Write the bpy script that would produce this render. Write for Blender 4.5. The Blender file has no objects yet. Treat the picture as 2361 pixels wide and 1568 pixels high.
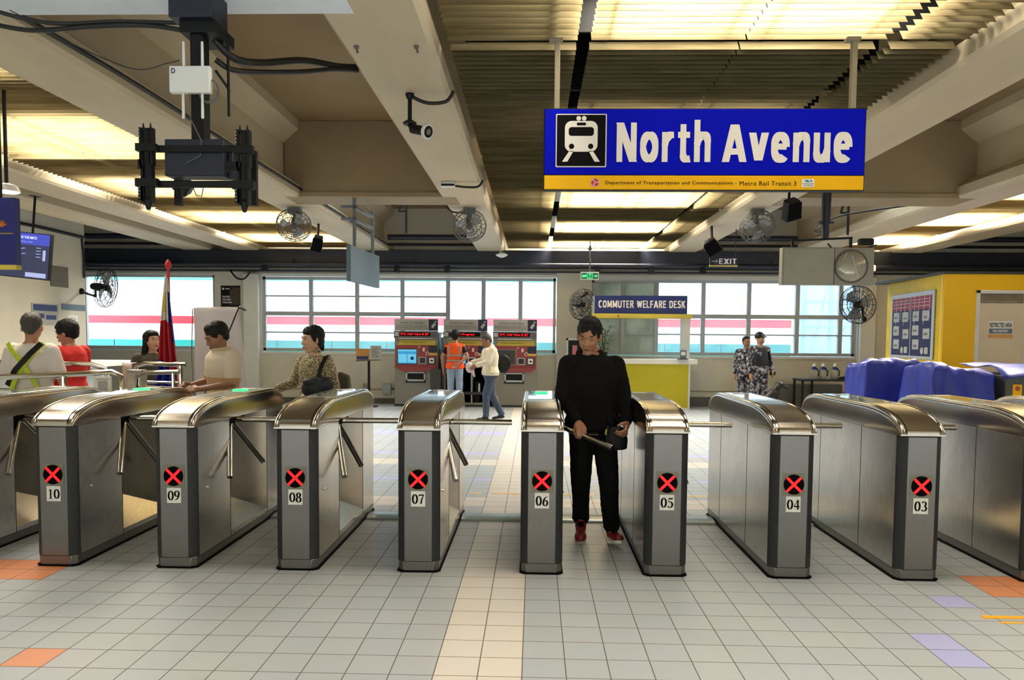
import bpy, bmesh, math, random
from mathutils import Vector, Matrix, Euler
random.seed(7)
PI = math.pi
V = Vector
SC = bpy.context.scene
COL = SC.collection

# ---------------------------------------------------------------- camera
cam_d = bpy.data.cameras.new('camera')
cam = bpy.data.objects.new('camera', cam_d); COL.objects.link(cam)
F_PX, CY_PX, YAW, PITCH, ROLL, CAM_H = 1733.1, 876.7, 0.0291, 0.0562, 0.0081, 1.5207
fw = V((-math.sin(YAW)*math.cos(PITCH), math.cos(YAW)*math.cos(PITCH), -math.sin(PITCH)))
r0 = V((math.cos(YAW), math.sin(YAW), 0)); u0 = r0.cross(fw)
rr = r0*math.cos(ROLL) + u0*math.sin(ROLL); uu = -r0*math.sin(ROLL) + u0*math.cos(ROLL)
mw = Matrix((rr, uu, -fw)).transposed().to_4x4(); mw.translation = V((0, 0, CAM_H))
cam.matrix_world = mw
cam_d.sensor_width = 36; cam_d.lens = F_PX/2361*36; cam_d.shift_y = (CY_PX-784)/2361
cam_d.clip_start = .05; cam_d.clip_end = 300
SC.camera = cam
SC.view_settings.view_transform = 'Standard'; SC.view_settings.look = 'None'
SC.view_settings.gamma = 1; SC.view_settings.exposure = 0.38
try: SC.view_settings.use_curve_mapping = False
except Exception: pass

# ---------------------------------------------------------------- world
wd = bpy.data.worlds.new('sky'); SC.world = wd; wd.use_nodes = True
wn = wd.node_tree; wn.nodes.clear()
bg = wn.nodes.new('ShaderNodeBackground'); wo = wn.nodes.new('ShaderNodeOutputWorld')
bg.inputs[0].default_value = (.80, .91, 1.0, 1); bg.inputs[1].default_value = 5.5
wn.links.new(bg.outputs[0], wo.inputs[0])

def area_light(name, loc, sx, sy, power, color, rot=(0, 0, 0), spread=PI):
    l = bpy.data.lights.new(name, 'AREA'); l.shape = 'RECTANGLE'; l.size = sx; l.size_y = sy
    l.energy = power; l.color = color; l.spread = spread
    o = bpy.data.objects.new(name, l); o.location = loc; o.rotation_euler = rot; COL.objects.link(o)
    return o
WARM = (1.0, .91, .76)
# louvre bays: (x0, x1); lamp rows: (y, length in y, power factor)
LOUVRE_BAYS = [(-6.02, -3.86), (-.62, 2.84), (6.26, 7.55)]
LAMP_ROWS = [(-1.0, 1.4, .6), (1.2, 1.6, 1.1), (4.25, 1.7, .85), (7.1, 1.1, .16), (10.9, 1.1, 1.3), (13.6, 1.1, 1.8), (16.1, .9, 2.6)]
LAMP_ROWS_L = [(1.5, 1.6, .7), (4.9, 1.6, .9), (7.6, 1.5, .9), (10.1, 1.2, 1.2), (12.6, 1.1, 1.6), (15.2, 1.1, 2.4)]
def fluorescent_rows():
    for bi, (x0, x1) in enumerate(LOUVRE_BAYS):
        for (y, ly, pf) in (LAMP_ROWS if bi == 1 else LAMP_ROWS_L):
            xa, xb = (.35, 2.35) if bi == 1 else (x0+.25, x1-.15)
            area_light('lamp_light', ((xa+xb)/2, y, 3.86), xb-xa, ly, (150, 180, 420)[bi]*pf*(xb-xa)*ly/2.0, WARM)
fluorescent_rows()
# added cool fill light behind the viewer; no such fitting is seen
area_light('added_hall_fill', (-.2, -3.0, 3.3), 7.0, 1.2, 30, (.88, .94, 1))

# ---------------------------------------------------------------- node helpers
class NT:
    def __init__(s, name):
        s.m = bpy.data.materials.new(name); s.m.use_nodes = True; s.t = s.m.node_tree
        s.t.nodes.clear()
        s.out = s.n('ShaderNodeOutputMaterial')
    def n(s, t, **k):
        x = s.t.nodes.new(t)
        for a, b in k.items(): setattr(x, a, b)
        return x
    def l(s, a, b): s.t.links.new(a, b)
    def math(s, op, a, b=None, c=None):
        x = s.n('ShaderNodeMath', operation=op)
        for i, v in enumerate((a, b, c)):
            if v is None: continue
            if isinstance(v, (int, float)): x.inputs[i].default_value = v
            else: s.l(v, x.inputs[i])
        return x.outputs[0]
    def mix(s, f, a, b, bt='MIX'):
        x = s.n('ShaderNodeMix', data_type='RGBA', blend_type=bt)
        for i, v in ((0, f), (6, a), (7, b)):
            if isinstance(v, (int, float)): x.inputs[i].default_value = v
            elif isinstance(v, tuple): x.inputs[i].default_value = v if len(v) == 4 else v+(1,)
            else: s.l(v, x.inputs[i])
        return x.outputs[2]
    def pos(s, scale=(1, 1, 1)):
        tc = s.n('ShaderNodeTexCoord'); mp = s.n('ShaderNodeMapping'); mp.inputs[3].default_value = scale
        s.l(tc.outputs['Object'], mp.inputs[0]); return mp.outputs[0]
    def noise(s, vec, scale, detail=3, rough=.5):
        x = s.n('ShaderNodeTexNoise'); x.inputs['Scale'].default_value = scale; x.inputs['Detail'].default_value = detail
        x.inputs['Roughness'].default_value = rough; s.l(vec, x.inputs['Vector']); return x.outputs[0]
    def ramp(s, fac, stops, interp='LINEAR'):
        x = s.n('ShaderNodeValToRGB'); x.color_ramp.interpolation = interp
        e = x.color_ramp.elements
        while len(e) < len(stops): e.new(.5)
        for i, (p, c) in enumerate(stops): e[i].position = p; e[i].color = c if len(c) == 4 else c+(1,)
        s.l(fac, x.inputs[0]); return x.outputs[0]

def S(hexs):
    h = hexs.lstrip('#'); c = [int(h[i:i+2], 16)/255 for i in (0, 2, 4)]
    return tuple((x/12.92 if x <= .04045 else ((x+.055)/1.055)**2.4) for x in c)

def mat(name, col, rough=.5, metal=0, var=.06, vs=8, bump=0, bs=60, emit=None, es=0, spec=.5, stretch=(1, 1, 1), alpha=1, trans=0, coat=0):
    t = NT(name); b = t.n('ShaderNodeBsdfPrincipled'); t.l(b.outputs[0], t.out.inputs[0])
    if isinstance(col, str): col = S(col)
    p = t.pos(stretch)
    if var > 0:
        nz = t.noise(p, vs, 4)
        lo = tuple(max(0, c*(1-var)) for c in col); hi = tuple(min(1, c*(1+var)) for c in col)
        c = t.ramp(nz, [(.3, lo), (.7, hi)]); t.l(c, b.inputs['Base Color'])
    else: b.inputs['Base Color'].default_value = col+(1,)
    b.inputs['Roughness'].default_value = rough; b.inputs['Metallic'].default_value = metal
    b.inputs['Specular IOR Level'].default_value = spec
    if coat: b.inputs['Coat Weight'].default_value = coat
    if bump:
        bn = t.n('ShaderNodeBump'); bn.inputs['Strength'].default_value = bump; bn.inputs['Distance'].default_value = .01
        t.l(t.noise(p, bs, 4), bn.inputs['Height']); t.l(bn.outputs[0], b.inputs['Normal'])
    if emit:
        if isinstance(emit, str): emit = S(emit)
        b.inputs['Emission Color'].default_value = emit+(1,); b.inputs['Emission Strength'].default_value = es
    if alpha < 1: b.inputs['Alpha'].default_value = alpha
    if trans: b.inputs['Transmission Weight'].default_value = trans
    return t.m

def steel(name, col, rough=.28, vstretch=(40, 40, 1.2), rv=.10, bump=.05, smudge=.12):
    t = NT(name); b = t.n('ShaderNodeBsdfPrincipled'); t.l(b.outputs[0], t.out.inputs[0])
    if isinstance(col, str): col = S(col)
    b.inputs['Metallic'].default_value = 1
    p = t.pos(vstretch); p2 = t.pos((1, 1, 1))
    g = t.noise(p, 14, 3); sm = t.noise(p2, 3.5, 5, .6)
    lo = tuple(c*(1-smudge) for c in col); hi = tuple(min(1, c*(1+smudge)) for c in col)
    t.l(t.mix(.5, t.ramp(sm, [(.3, lo), (.7, hi)]), t.ramp(g, [(.35, lo), (.65, hi)])), b.inputs['Base Color'])
    rg = t.math('ADD', t.math('MULTIPLY', t.noise(p2, 2.0, 1), rv*1.2), rough-rv*.6); t.l(rg, b.inputs['Roughness'])
    if bump:
        bn = t.n('ShaderNodeBump'); bn.inputs['Strength'].default_value = bump; bn.inputs['Distance'].default_value = .004
        t.l(g, bn.inputs['Height']); t.l(bn.outputs[0], b.inputs['Normal'])
    return t.m

M = {}
TX0, TY0, TS = -.2413, 3.2953, .2
def tile(name, col, var=.10, rough=.34):
    t = NT(name); b = t.n('ShaderNodeBsdfPrincipled'); t.l(b.outputs[0], t.out.inputs[0])
    tc = t.n('ShaderNodeTexCoord'); sp = t.n('ShaderNodeSeparateXYZ'); t.l(tc.outputs['Object'], sp.inputs[0])
    u = t.math('DIVIDE', t.math('SUBTRACT', sp.outputs[0], TX0), TS); v = t.math('DIVIDE', t.math('SUBTRACT', sp.outputs[1], TY0), TS)
    fu = t.math('FRACT', u); fv = t.math('FRACT', v)
    eu = t.math('SUBTRACT', .5, t.math('ABSOLUTE', t.math('SUBTRACT', fu, .5)))
    ev = t.math('SUBTRACT', .5, t.math('ABSOLUTE', t.math('SUBTRACT', fv, .5)))
    e = t.math('MINIMUM', eu, ev)
    grout = t.math('LESS_THAN', e, .0125)
    cb = t.n('ShaderNodeCombineXYZ'); t.l(t.math('FLOOR', u), cb.inputs[0]); t.l(t.math('FLOOR', v), cb.inputs[1])
    wn_ = t.n('ShaderNodeTexWhiteNoise', noise_dimensions='3D'); t.l(cb.outputs[0], wn_.inputs['Vector'])
    big = t.noise(tc.outputs['Object'], .9, 4, .6); fine = t.noise(tc.outputs['Object'], 260, 2, .7)
    if isinstance(col, str): col = S(col)
    lo = tuple(c*(1-var) for c in col); hi = tuple(c*(1+var) for c in col)
    c = t.ramp(wn_.outputs['Value'], [(0, lo), (1, hi)])
    cool = (col[0]*.86, col[1]*.95, col[2]*1.10)
    c = t.mix(t.ramp(wn_.outputs['Color'], [(.35, (0, 0, 0)), (.8, (.8, .8, .8))]), c, cool)
    c = t.mix(t.ramp(big, [(.35, (0, 0, 0)), (.75, (.45, .45, .45))]), c, tuple(x*.78 for x in col))
    c = t.mix(.55, c, t.ramp(fine, [(.3, tuple(x*.72 for x in col)), (.7, tuple(min(1, x*1.2) for x in col))]))
    c = t.mix(grout, c, (.085, .078, .066))
    t.l(c, b.inputs['Base Color'])
    t.l(t.math('ADD', rough, t.math('ADD', t.math('MULTIPLY', grout, .4), t.math('MULTIPLY', big, .16))), b.inputs['Roughness'])
    bn = t.n('ShaderNodeBump'); bn.inputs['Strength'].default_value = .35; bn.inputs['Distance'].default_value = .004
    hgt = t.math('ADD', t.math('MULTIPLY', t.math('SUBTRACT', 1, grout), 1), t.math('MULTIPLY', fine, .35))
    t.l(hgt, bn.inputs['Height']); t.l(bn.outputs[0], b.inputs['Normal'])
    return t.m
M['t_grey'] = tile('floor_tile_grey', '#a4a9ac'); M['t_beige'] = tile('floor_tile_beige', '#cbc5bb', .05)
M['t_blue'] = tile('floor_tile_blue', '#9fa9ae', .08); M['t_lav'] = tile('floor_tile_lavender', '#a3a6cf', .05)
M['t_orange'] = tile('floor_tile_orange', '#d0865c', .05)
M['brown'] = mat('coffer_shaded_concrete', '#94805f', .6, var=.08, vs=2)  # shade of the coffers put into the cross beam colour
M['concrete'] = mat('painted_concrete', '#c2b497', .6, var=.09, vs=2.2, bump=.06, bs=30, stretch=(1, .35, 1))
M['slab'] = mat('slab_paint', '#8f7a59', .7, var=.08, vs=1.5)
M['wall'] = mat('cream_wall', '#ccc7b6', .55, var=.06, vs=2.5, bump=.03, bs=25)
M['wall_w'] = mat('white_paint', '#d8d8d2', .5, var=.04, vs=3)
M['wall_dark'] = mat('dado_grey', '#5d5b54', .5)
M['bluesteel'] = mat('dark_blue_steel', '#141b2c', .45, var=.15)
M['black'] = mat('black_paint', '#0f1013', .5, var=.12, spec=.25)
M['blackmat'] = mat('black_matte', '#070708', .85, spec=.1)
M['rubber'] = mat('rubber_corner', '#23262b', .55, var=.15, vs=20)
M['steel'] = steel('brushed_steel', '#7a7876', .34, (60, 60, 1.5), bump=0)
M['flank'] = steel('flank_steel_lit', '#bdbbb7', .25, (3, 3, 1), bump=0)  # paler copy of the steel: reflected window light put into the flank colour
M['steel_h'] = steel('brushed_steel_cross', '#b5ada2', .24, (1.5, 60, 60), bump=.04)
M['steel_side'] = steel('brushed_steel_side', '#a49d90', .22, (3, 3, 1), bump=0)
M['chrome'] = steel('polished_steel', '#c9c5bd', .10, (1, 30, 30), .04, .01, .05)
M['alu'] = mat('aluminium_frame', '#a9adaf', .45, .1, .06)
M['white'] = mat('white_plastic', '#dcdcd6', .4, var=.03)
M['paper'] = mat('white_paper', '#e6e6e2', .7, var=.02)
M['ink'] = mat('black_ink', '#050506', .6, var=0, spec=.1)
M['grey'] = mat('grey_plastic', '#6f7478', .5)
M['bluegrey'] = mat('blue_grey_panel', '#5f7383', .5, var=.05)
M['blue'] = mat('sign_blue', '#0610b4', .6, var=.04, vs=3, spec=.05)
M['navy'] = mat('navy_blue', '#12235f', .4, var=.05)
M['yellow'] = mat('sign_yellow', '#eeb208', .45, var=.03, spec=.2)
M['yellow_w'] = mat('wall_yellow', '#f0be05', .45, var=.03, vs=2)
M['yellow_f'] = mat('faded_yellow', '#c8b243', .45, var=.08, vs=4)
M['ylime'] = mat('counter_yellow', '#c4b60e', .5, var=.04, vs=3)
M['letter'] = mat('letter_white', '#e4ddd6', .5, var=.02)
M['red'] = mat('red_paint', '#a5393f', .45, var=.06)
M['redx'] = mat('red_led', '#ff1a22', .4, emit='#ff0410', es=1.5, var=0)
M['redxh'] = mat('red_led_rim', '#c01018', .4, emit='#ff1018', es=.7, var=0)
M['green_e'] = mat('green_led', '#22d070', .4, emit='#28e070', es=1.6, var=0)
M['cable'] = mat('cable_black', '#0e0d0d', .5, var=.1)
M['cable_g'] = mat('conduit_grey', '#5d5a54', .5, var=.1)

# ---------------------------------------------------------------- mesh builder
class MB:
    def __init__(s): s.v = []; s.f = []; s.m = Matrix.Identity(4); s.mi = []; s.cur = 0
    def add(s, vs, fs):
        k = len(s.v)
        for p in vs: s.v.append(tuple(s.m @ V(p)))
        for f in fs: s.f.append([i+k for i in f]); s.mi.append(s.cur)
        return s
    def bx(s, x0, x1, y0, y1, z0, z1):
        v = [(x, y, z) for x in (x0, x1) for y in (y0, y1) for z in (z0, z1)]
        return s.add(v, [(0, 1, 3, 2), (4, 6, 7, 5), (0, 4, 5, 1), (2, 3, 7, 6), (0, 2, 6, 4), (1, 5, 7, 3)])
    def bar(s, a, b, w, h, up=V((0, 0, 1))):
        a = V(a); b = V(b); d = (b-a).normalized()
        x = d.cross(V(up))
        if x.length < 1e-4: x = d.cross(V((0, 1, 0)))
        x.normalize(); y = x.cross(d)
        v = [p+x*(i*w/2)+y*(j*h/2) for p in (a, b) for i, j in ((-1, -1), (1, -1), (1, 1), (-1, 1))]
        return s.add(v, [(0, 1, 2, 3), (7, 6, 5, 4), (0, 4, 5, 1), (1, 5, 6, 2), (2, 6, 7, 3), (3, 7, 4, 0)])
    def tube(s, pts, r, n=8, cap=True, closed=False):
        pts = [V(p) for p in pts]; k = len(pts)
        rs = r if isinstance(r, (list, tuple)) else [r]*k
        vs = []; up = None
        for i, p in enumerate(pts):
            if closed: d = pts[(i+1) % k]-pts[i-1]
            else: d = pts[min(i+1, k-1)]-pts[max(i-1, 0)]
            d.normalize()
            if up is None:
                up = d.orthogonal().normalized()
            up = (up-d*up.dot(d))
            if up.length < 1e-6: up = d.orthogonal()
            up.normalize(); w = d.cross(up)
            for j in range(n):
                a = 2*PI*j/n; vs.append(p+(up*math.cos(a)+w*math.sin(a))*rs[i])
        fs = []
        for i in range(k if closed else k-1):
            for j in range(n):
                a = i*n+j; b = i*n+(j+1) % n; i2 = (i+1) % k
                fs.append((a, b, i2*n+(j+1) % n, i2*n+j))
        if cap and not closed:
            fs.append(tuple(range(n))[::-1]); fs.append(tuple((k-1)*n+j for j in range(n)))
        return s.add(vs, fs)
    def cap(s, a, b, ra, rb=None, n=10, m=4):   # tapered capsule
        if rb is None: rb = ra
        a = V(a); b = V(b); d = b-a; L = d.length
        if L < 1e-6: return s.ell(a, (ra, ra, ra))
        d.normalize(); pts = []; rs = []
        for i in range(m+1):
            t = PI/2*(1-i/m); pts.append(a-d*ra*math.sin(t)); rs.append(max(1e-4, ra*math.cos(t)))
        for i in range(m+1):
            t = PI/2*i/m; pts.append(b+d*rb*math.sin(t)); rs.append(max(1e-4, rb*math.cos(t)))
        x = d.orthogonal().normalized(); y = d.cross(x); vs = []
        for p, r in zip(pts, rs):
            for j in range(n): vs.append(p+(x*math.cos(2*PI*j/n)+y*math.sin(2*PI*j/n))*r)
        k = len(pts); fs = [(i*n+j, i*n+(j+1) % n, (i+1)*n+(j+1) % n, (i+1)*n+j) for i in range(k-1) for j in range(n)]
        fs += [tuple(range(n))[::-1], tuple((k-1)*n+j for j in range(n))]
        return s.add(vs, fs)
    def ell(s, c, r, R=None, n=16, m=10):
        R = R or Matrix.Identity(3); c = V(c); vs = []
        for i in range(m+1):
            t = PI*(i+.02)/(m+.04)
            for j in range(n):
                a = 2*PI*j/n; vs.append(c+R @ V((r[0]*math.sin(t)*math.cos(a), r[1]*math.sin(t)*math.sin(a), r[2]*math.cos(t))))
        fs = [(i*n+j, (i+1)*n+j, (i+1)*n+(j+1) % n, i*n+(j+1) % n) for i in range(m) for j in range(n)]
        fs += [tuple(range(n)), tuple(m*n+j for j in range(n))[::-1]]
        return s.add(vs, fs)
    def rings(s, rs, n=20, pw=2.0):      # rs: (cx,cy,z,rx,ry) elliptical loft
        vs = []
        for cx, cy, z, rx, ry in rs:
            for j in range(n):
                a = 2*PI*j/n; c, q = math.cos(a), math.sin(a)
                vs.append((cx+rx*math.copysign(abs(c)**(2/pw), c), cy+ry*math.copysign(abs(q)**(2/pw), q), z))
        k = len(rs); fs = [(i*n+j, i*n+(j+1) % n, (i+1)*n+(j+1) % n, (i+1)*n+j) for i in range(k-1) for j in range(n)]
        fs += [tuple(range(n))[::-1], tuple((k-1)*n+j for j in range(n))]
        return s.add(vs, fs)
    def prism(s, poly, d0, d1, axis='x'):   # poly list of 2D; axis extrude
        def P(a, b, d): return {'x': (d, a, b), 'y': (a, d, b), 'z': (a, b, d)}[axis]
        n = len(poly); vs = [P(a, b, d0) for a, b in poly]+[P(a, b, d1) for a, b in poly]
        fs = [tuple(range(n))[::-1], tuple(range(n, 2*n))]+[(i, (i+1) % n, n+(i+1) % n, n+i) for i in range(n)]
        return s.add(vs, fs)
    def lathe(s, prof, c=(0, 0, 0), axis=(0, 0, 1), n=24):   # prof: (r, h)
        c = V(c); d = V(axis).normalized(); x = d.orthogonal().normalized(); y = d.cross(x); vs = []
        for r, h in prof:
            for j in range(n): vs.append(c+d*h+(x*math.cos(2*PI*j/n)+y*math.sin(2*PI*j/n))*max(r, 1e-4))
        k = len(prof); fs = [(i*n+j, i*n+(j+1) % n, (i+1)*n+(j+1) % n, (i+1)*n+j) for i in range(k-1) for j in range(n)]
        fs += [tuple(range(n))[::-1], tuple((k-1)*n+j for j in range(n))]
        return s.add(vs, fs)
    def mesh(s, name, fix=True, smooth=35):
        me = bpy.data.meshes.new(name); me.from_pydata(s.v, [], s.f)
        if fix:
            bm = bmesh.new(); bm.from_mesh(me)
            bmesh.ops.recalc_face_normals(bm, faces=bm.faces); bm.to_mesh(me); bm.free()
        if smooth:
            for p in me.polygons: p.use_smooth = True
            me.set_sharp_from_angle(angle=math.radians(smooth))
        return me
    def build(s, name, m, parent=None, bev=0, seg=2, smooth=35, loc=None):
        me = s.mesh(name, True, smooth)
        ms = m if isinstance(m, list) else [m]
        for q in ms: me.materials.append(q)
        if len(ms) > 1:
            for p, i in zip(me.polygons, s.mi): p.material_index = i
        o = bpy.data.objects.new(name, me); COL.objects.link(o)
        if parent: o.parent = parent
        if loc: o.location = loc
        if bev:
            b = o.modifiers.new('bevel', 'BEVEL'); b.width = bev; b.segments = seg; b.limit_method = 'ANGLE'; b.angle_limit = math.radians(40)
        return o

def fuse(s, name, m, parent=None, voxel=.008, sm=4, loc=None, fac=.5):
    me = s.mesh('tmp', True, 0)
    o = bpy.data.objects.new('tmp', me); COL.objects.link(o)
    r = o.modifiers.new('r', 'REMESH'); r.mode = 'VOXEL'; r.voxel_size = voxel
    q = o.modifiers.new('s', 'SMOOTH'); q.iterations = sm; q.factor = fac
    dg = bpy.context.evaluated_depsgraph_get(); dg.update()
    nm = bpy.data.meshes.new_from_object(o.evaluated_get(dg)); nm.name = name
    bpy.data.objects.remove(o); bpy.data.meshes.remove(me)
    for p in nm.polygons: p.use_smooth = True
    nm.materials.clear(); nm.materials.append(m)
    w = bpy.data.objects.new(name, nm); COL.objects.link(w)
    if parent: w.parent = parent
    if loc: w.location = loc
    return w

def tag(o, label, cat, group=None, kind=None):
    o['label'] = label; o['category'] = cat
    if group: o['group'] = group
    if kind: o['kind'] = kind
    return o
def empty(name, loc, label, cat, group=None, rz=0):
    o = bpy.data.objects.new(name, None); COL.objects.link(o); o.location = loc; o.rotation_euler = (0, 0, rz)
    o.empty_display_size = .1
    return tag(o, label, cat, group)
def struct(o): o['kind'] = 'structure'; return o
def copy_tree(o, parent=None, skip=()):
    c = o.copy(); COL.objects.link(c); c.parent = parent
    for ch in list(o.children):
        if ch.name.split('.')[0] in skip: continue
        copy_tree(ch, c)
    return c

def text(body, m, parent, x0, x1, z0, z1, y, name='lettering', bold=.0, depth=.003, rot=None, keep=False, font_sp=1.0):
    """block of upright text in the XZ plane facing -Y, fitted into the box x0..x1, z0..z1"""
    cu = bpy.data.curves.new('t', 'FONT'); cu.body = body; cu.size = 1; cu.extrude = 0; cu.offset = bold
    cu.space_character = font_sp; cu.resolution_u = 4
    o = bpy.data.objects.new('t', cu); COL.objects.link(o)
    dg = bpy.context.evaluated_depsgraph_get(); dg.update()
    me = bpy.data.meshes.new_from_object(o.evaluated_get(dg)); bpy.data.objects.remove(o)
    xs = [v.co.x for v in me.vertices]; ys = [v.co.y for v in me.vertices]
    ax, bx_, ay, by = min(xs), max(xs), min(ys), max(ys)
    sx = (x1-x0)/(bx_-ax); sy = (z1-z0)/(by-ay)
    bm = bmesh.new(); bm.from_mesh(me)
    for v in bm.verts: v.co = V((x0+(v.co.x-ax)*sx, y, z0+(v.co.y-ay)*sy))
    r = bmesh.ops.extrude_face_region(bm, geom=bm.faces[:])
    for g in r['geom']:
        if isinstance(g, bmesh.types.BMVert): g.co.y -= depth
    bmesh.ops.recalc_face_normals(bm, faces=bm.faces)
    if rot is not None: bmesh.ops.transform(bm, matrix=rot, verts=bm.verts)
    for f_ in bm.faces: f_.smooth = False
    bm.to_mesh(me); bm.free(); me.materials.clear(); me.materials.append(m); me.name = name
    w = bpy.data.objects.new(name, me); COL.objects.link(w)
    if parent: w.parent = parent
    return w

# ================================================================ the hall
# floor: one face per tile
def floor():
    c0, c1, rA, rB = -62, 62, -42, 72
    vs = []; fs = []; mi = []
    W = c1-c0+1
    for r in range(rA, rB+1):
        for c in range(c0, c1+1): vs.append((TX0+c*TS, TY0+r*TS, 0))
    orange = {(-11, 0)}
    for c in range(-17, -14):
        for r in (6, 7): orange.add((c, r))
    for c in range(15, 19):
        for r in (6, 7): orange.add((c, r))
    lav = {(11, 1), (11, 2), (13, 5), (17, 5)}
    for r in range(rA, rB):
        for c in range(c0, c1):
            i = (r-rA)*W+(c-c0); fs.append((i, i+1, i+1+W, i+W))
            m = 0
            if c in (-1, 0): m = 1
            elif r >= 17:
                if r in (17, 18): m = 1
                elif 19 <= r <= 27: m = 3 if (r == 23 and c % 3) else 2
                elif r in (28, 29): m = 1
                elif r == 32 or r == 42 or r == 43: m = 3
                elif r in (36,) or (r == 50 and c < -2): m = 2
                elif 45 <= r <= 60 and (c//4) % 3 == 0: m = 2
            if (c, r) in orange: m = 4
            if (c, r) in lav: m = 3
            mi.append(m)
    me = bpy.data.meshes.new('floor'); me.from_pydata(vs, [], fs)
    for k in ('t_grey', 't_beige', 't_blue', 't_lav', 't_orange'): me.materials.append(M[k])
    for p, i in zip(me.polygons, mi): p.material_index = i
    o = bpy.data.objects.new('floor', me); COL.objects.link(o); struct(o)
floor()
# floor tape marks
def tape(x0, x1, y0, y1, label, m):
    b = MB(); b.bx(x0, x1, y0, y1, .0005, .002)
    return b
M['tape'] = mat('yellow_tape', '#e8a417', .5, var=.15, vs=30)
M['tape_f'] = mat('faded_tape', '#d9b36a', .5, var=.2, vs=12)
b = MB(); b.bx(2.49, 2.78, 4.13, 4.175, .0005, .002); b.bx(2.82, 3.75, 4.12, 4.18, .0005, .002)
b.bx(2.54, 2.66, 4.06, 4.085, .0005, .002); b.bx(2.68, 2.92, 4.05, 4.085, .0005, .002); b.bx(2.96, 3.75, 4.06, 4.085, .0005, .002)
tag(b.build('floor_tape', M['tape']), 'worn orange tape strips stuck on the floor tiles at the right foreground', 'floor tape')
b = MB()
for x0, x1 in ((-2.0, -1.75), (-1.2, -.95), (-.62, -.50), (-.40, .6), (.75, 1.3), (1.4, 2.4)): b.bx(x0, x1, 7.24, 7.29, .0005, .002)
tag(b.build('floor_tape', M['tape_f']), 'faded yellow tape line across the floor behind the turnstiles', 'floor tape')

ZB = 3.4; ZS = 4.42
# ceiling slab with two rooflights above the rear coffers
def ceiling():
    b = MB()
    ys = -9
    def slab(x0, x1, y0, y1): b.bx(x0, x1, y0, y1, ZS, ZS+.15)
    slab(-12.3, -3.2, ys, 17.3); slab(-1.25, 3.4, ys, 17.3); slab(5.6, 12.1, ys, 17.3)
    for x0, x1 in ((-3.2, -1.25), (3.4, 5.6)):
        slab(x0, x1, ys, 11.0); slab(x0, x1, 12.0, 17.3)
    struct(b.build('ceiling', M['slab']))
ceiling()
def girder(x0, x1, y0, y1, name='ceiling_beam'):
    w = x1-x0; cx = (x0+x1)/2; ww = .09
    prof = [(x0+.03, ZB), (x1-.03, ZB), (x1, ZB+.03), (x1, ZB+.15), (cx+ww, ZB+.30), (cx+ww, ZB+.72), (x1-.02, ZB+.90), (x1-.02, ZS),
            (x0+.02, ZS), (x0+.02, ZB+.90), (cx-ww, ZB+.72), (cx-ww, ZB+.30), (x0, ZB+.15), (x0, ZB+.03)]
    b = MB(); b.prism(prof, y0, y1, 'y')
    return b.build(name, M['concrete'], smooth=0)
BEAMS = [((-7.75, -7.12), 'concrete ceiling beam leftmost, beside the side wall'), ((-6.66, -6.05), 'concrete ceiling beam left of the left louvred bay'),
         ((-3.82, -3.18), 'concrete ceiling beam between left louvres and the deep coffer'), ((-1.27, -.67), 'wide concrete ceiling beam carrying the bullet camera and fan, left of the blue sign'),
         ((2.88, 3.5), 'concrete ceiling beam right of the louvres, passing behind the blue sign'), ((5.55, 6.22), 'concrete ceiling beam right of the right coffer'), ((7.62, 8.28), 'concrete ceiling beam furthest right')]
for (x0, x1), lb in BEAMS:
    tag(girder(x0, x1, -8.9, 17.0), lb, 'beam', 'long concrete ceiling beams', 'structure')
M['xdaylit'] = mat('daylight_painted_concrete', '#dfe8f2', .6, var=.03)  # bluish daylight on the overhead beam, painted into its colour
def crossbeam(x0, x1, y0, y1, m, label):
    b = MB(); b.bx(x0, x1, y0, y1, ZB, ZS-.001); b.bx(x0, x1, y0-.03, y1+.03, ZB-.001, ZB+.07)
    tag(b.build('cross_beam', m, bev=.01), label, 'beam', 'concrete cross beams', 'structure')
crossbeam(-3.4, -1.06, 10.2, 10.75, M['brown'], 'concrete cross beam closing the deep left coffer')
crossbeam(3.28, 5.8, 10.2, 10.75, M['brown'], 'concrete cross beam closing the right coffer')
crossbeam(-3.4, -1.06, 3.5, 4.44, M['xdaylit'], 'cross beam overhead with painted-on daylight, carrying the black monitor pole')

# louvres
M['louvre'] = mat('louvre_blade', '#cbbd92', .45, var=.08, vs=3, stretch=(.3, 4, 1))
def louvre_mat():
    t = NT('louvre_blade'); p = t.pos((.35, 4, 1)); nz = t.noise(p, 5, 4)
    c = t.ramp(nz, [(.3, S('#6e6347')), (.7, S('#8f8363'))])
    d = t.n('ShaderNodeBsdfDiffuse'); tr = t.n('ShaderNodeBsdfTranslucent'); g = t.n('ShaderNodeBsdfGlossy'); g.inputs['Roughness'].default_value = .35
    t.l(c, d.inputs[0]); t.l(c, tr.inputs[0]); t.l(c, g.inputs[0])
    m1 = t.n('ShaderNodeMixShader'); m1.inputs[0].default_value = .16; t.l(d.outputs[0], m1.inputs[1]); t.l(tr.outputs[0], m1.inputs[2])
    m2 = t.n('ShaderNodeMixShader'); m2.inputs[0].default_value = .12; t.l(m1.outputs[0], m2.inputs[1]); t.l(g.outputs[0], m2.inputs[2])
    t.l(m2.outputs[0], t.out.inputs[0]); return t.m
M['louvre'] = louvre_mat()
ZL = 3.5; PITCHL = .09
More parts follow.
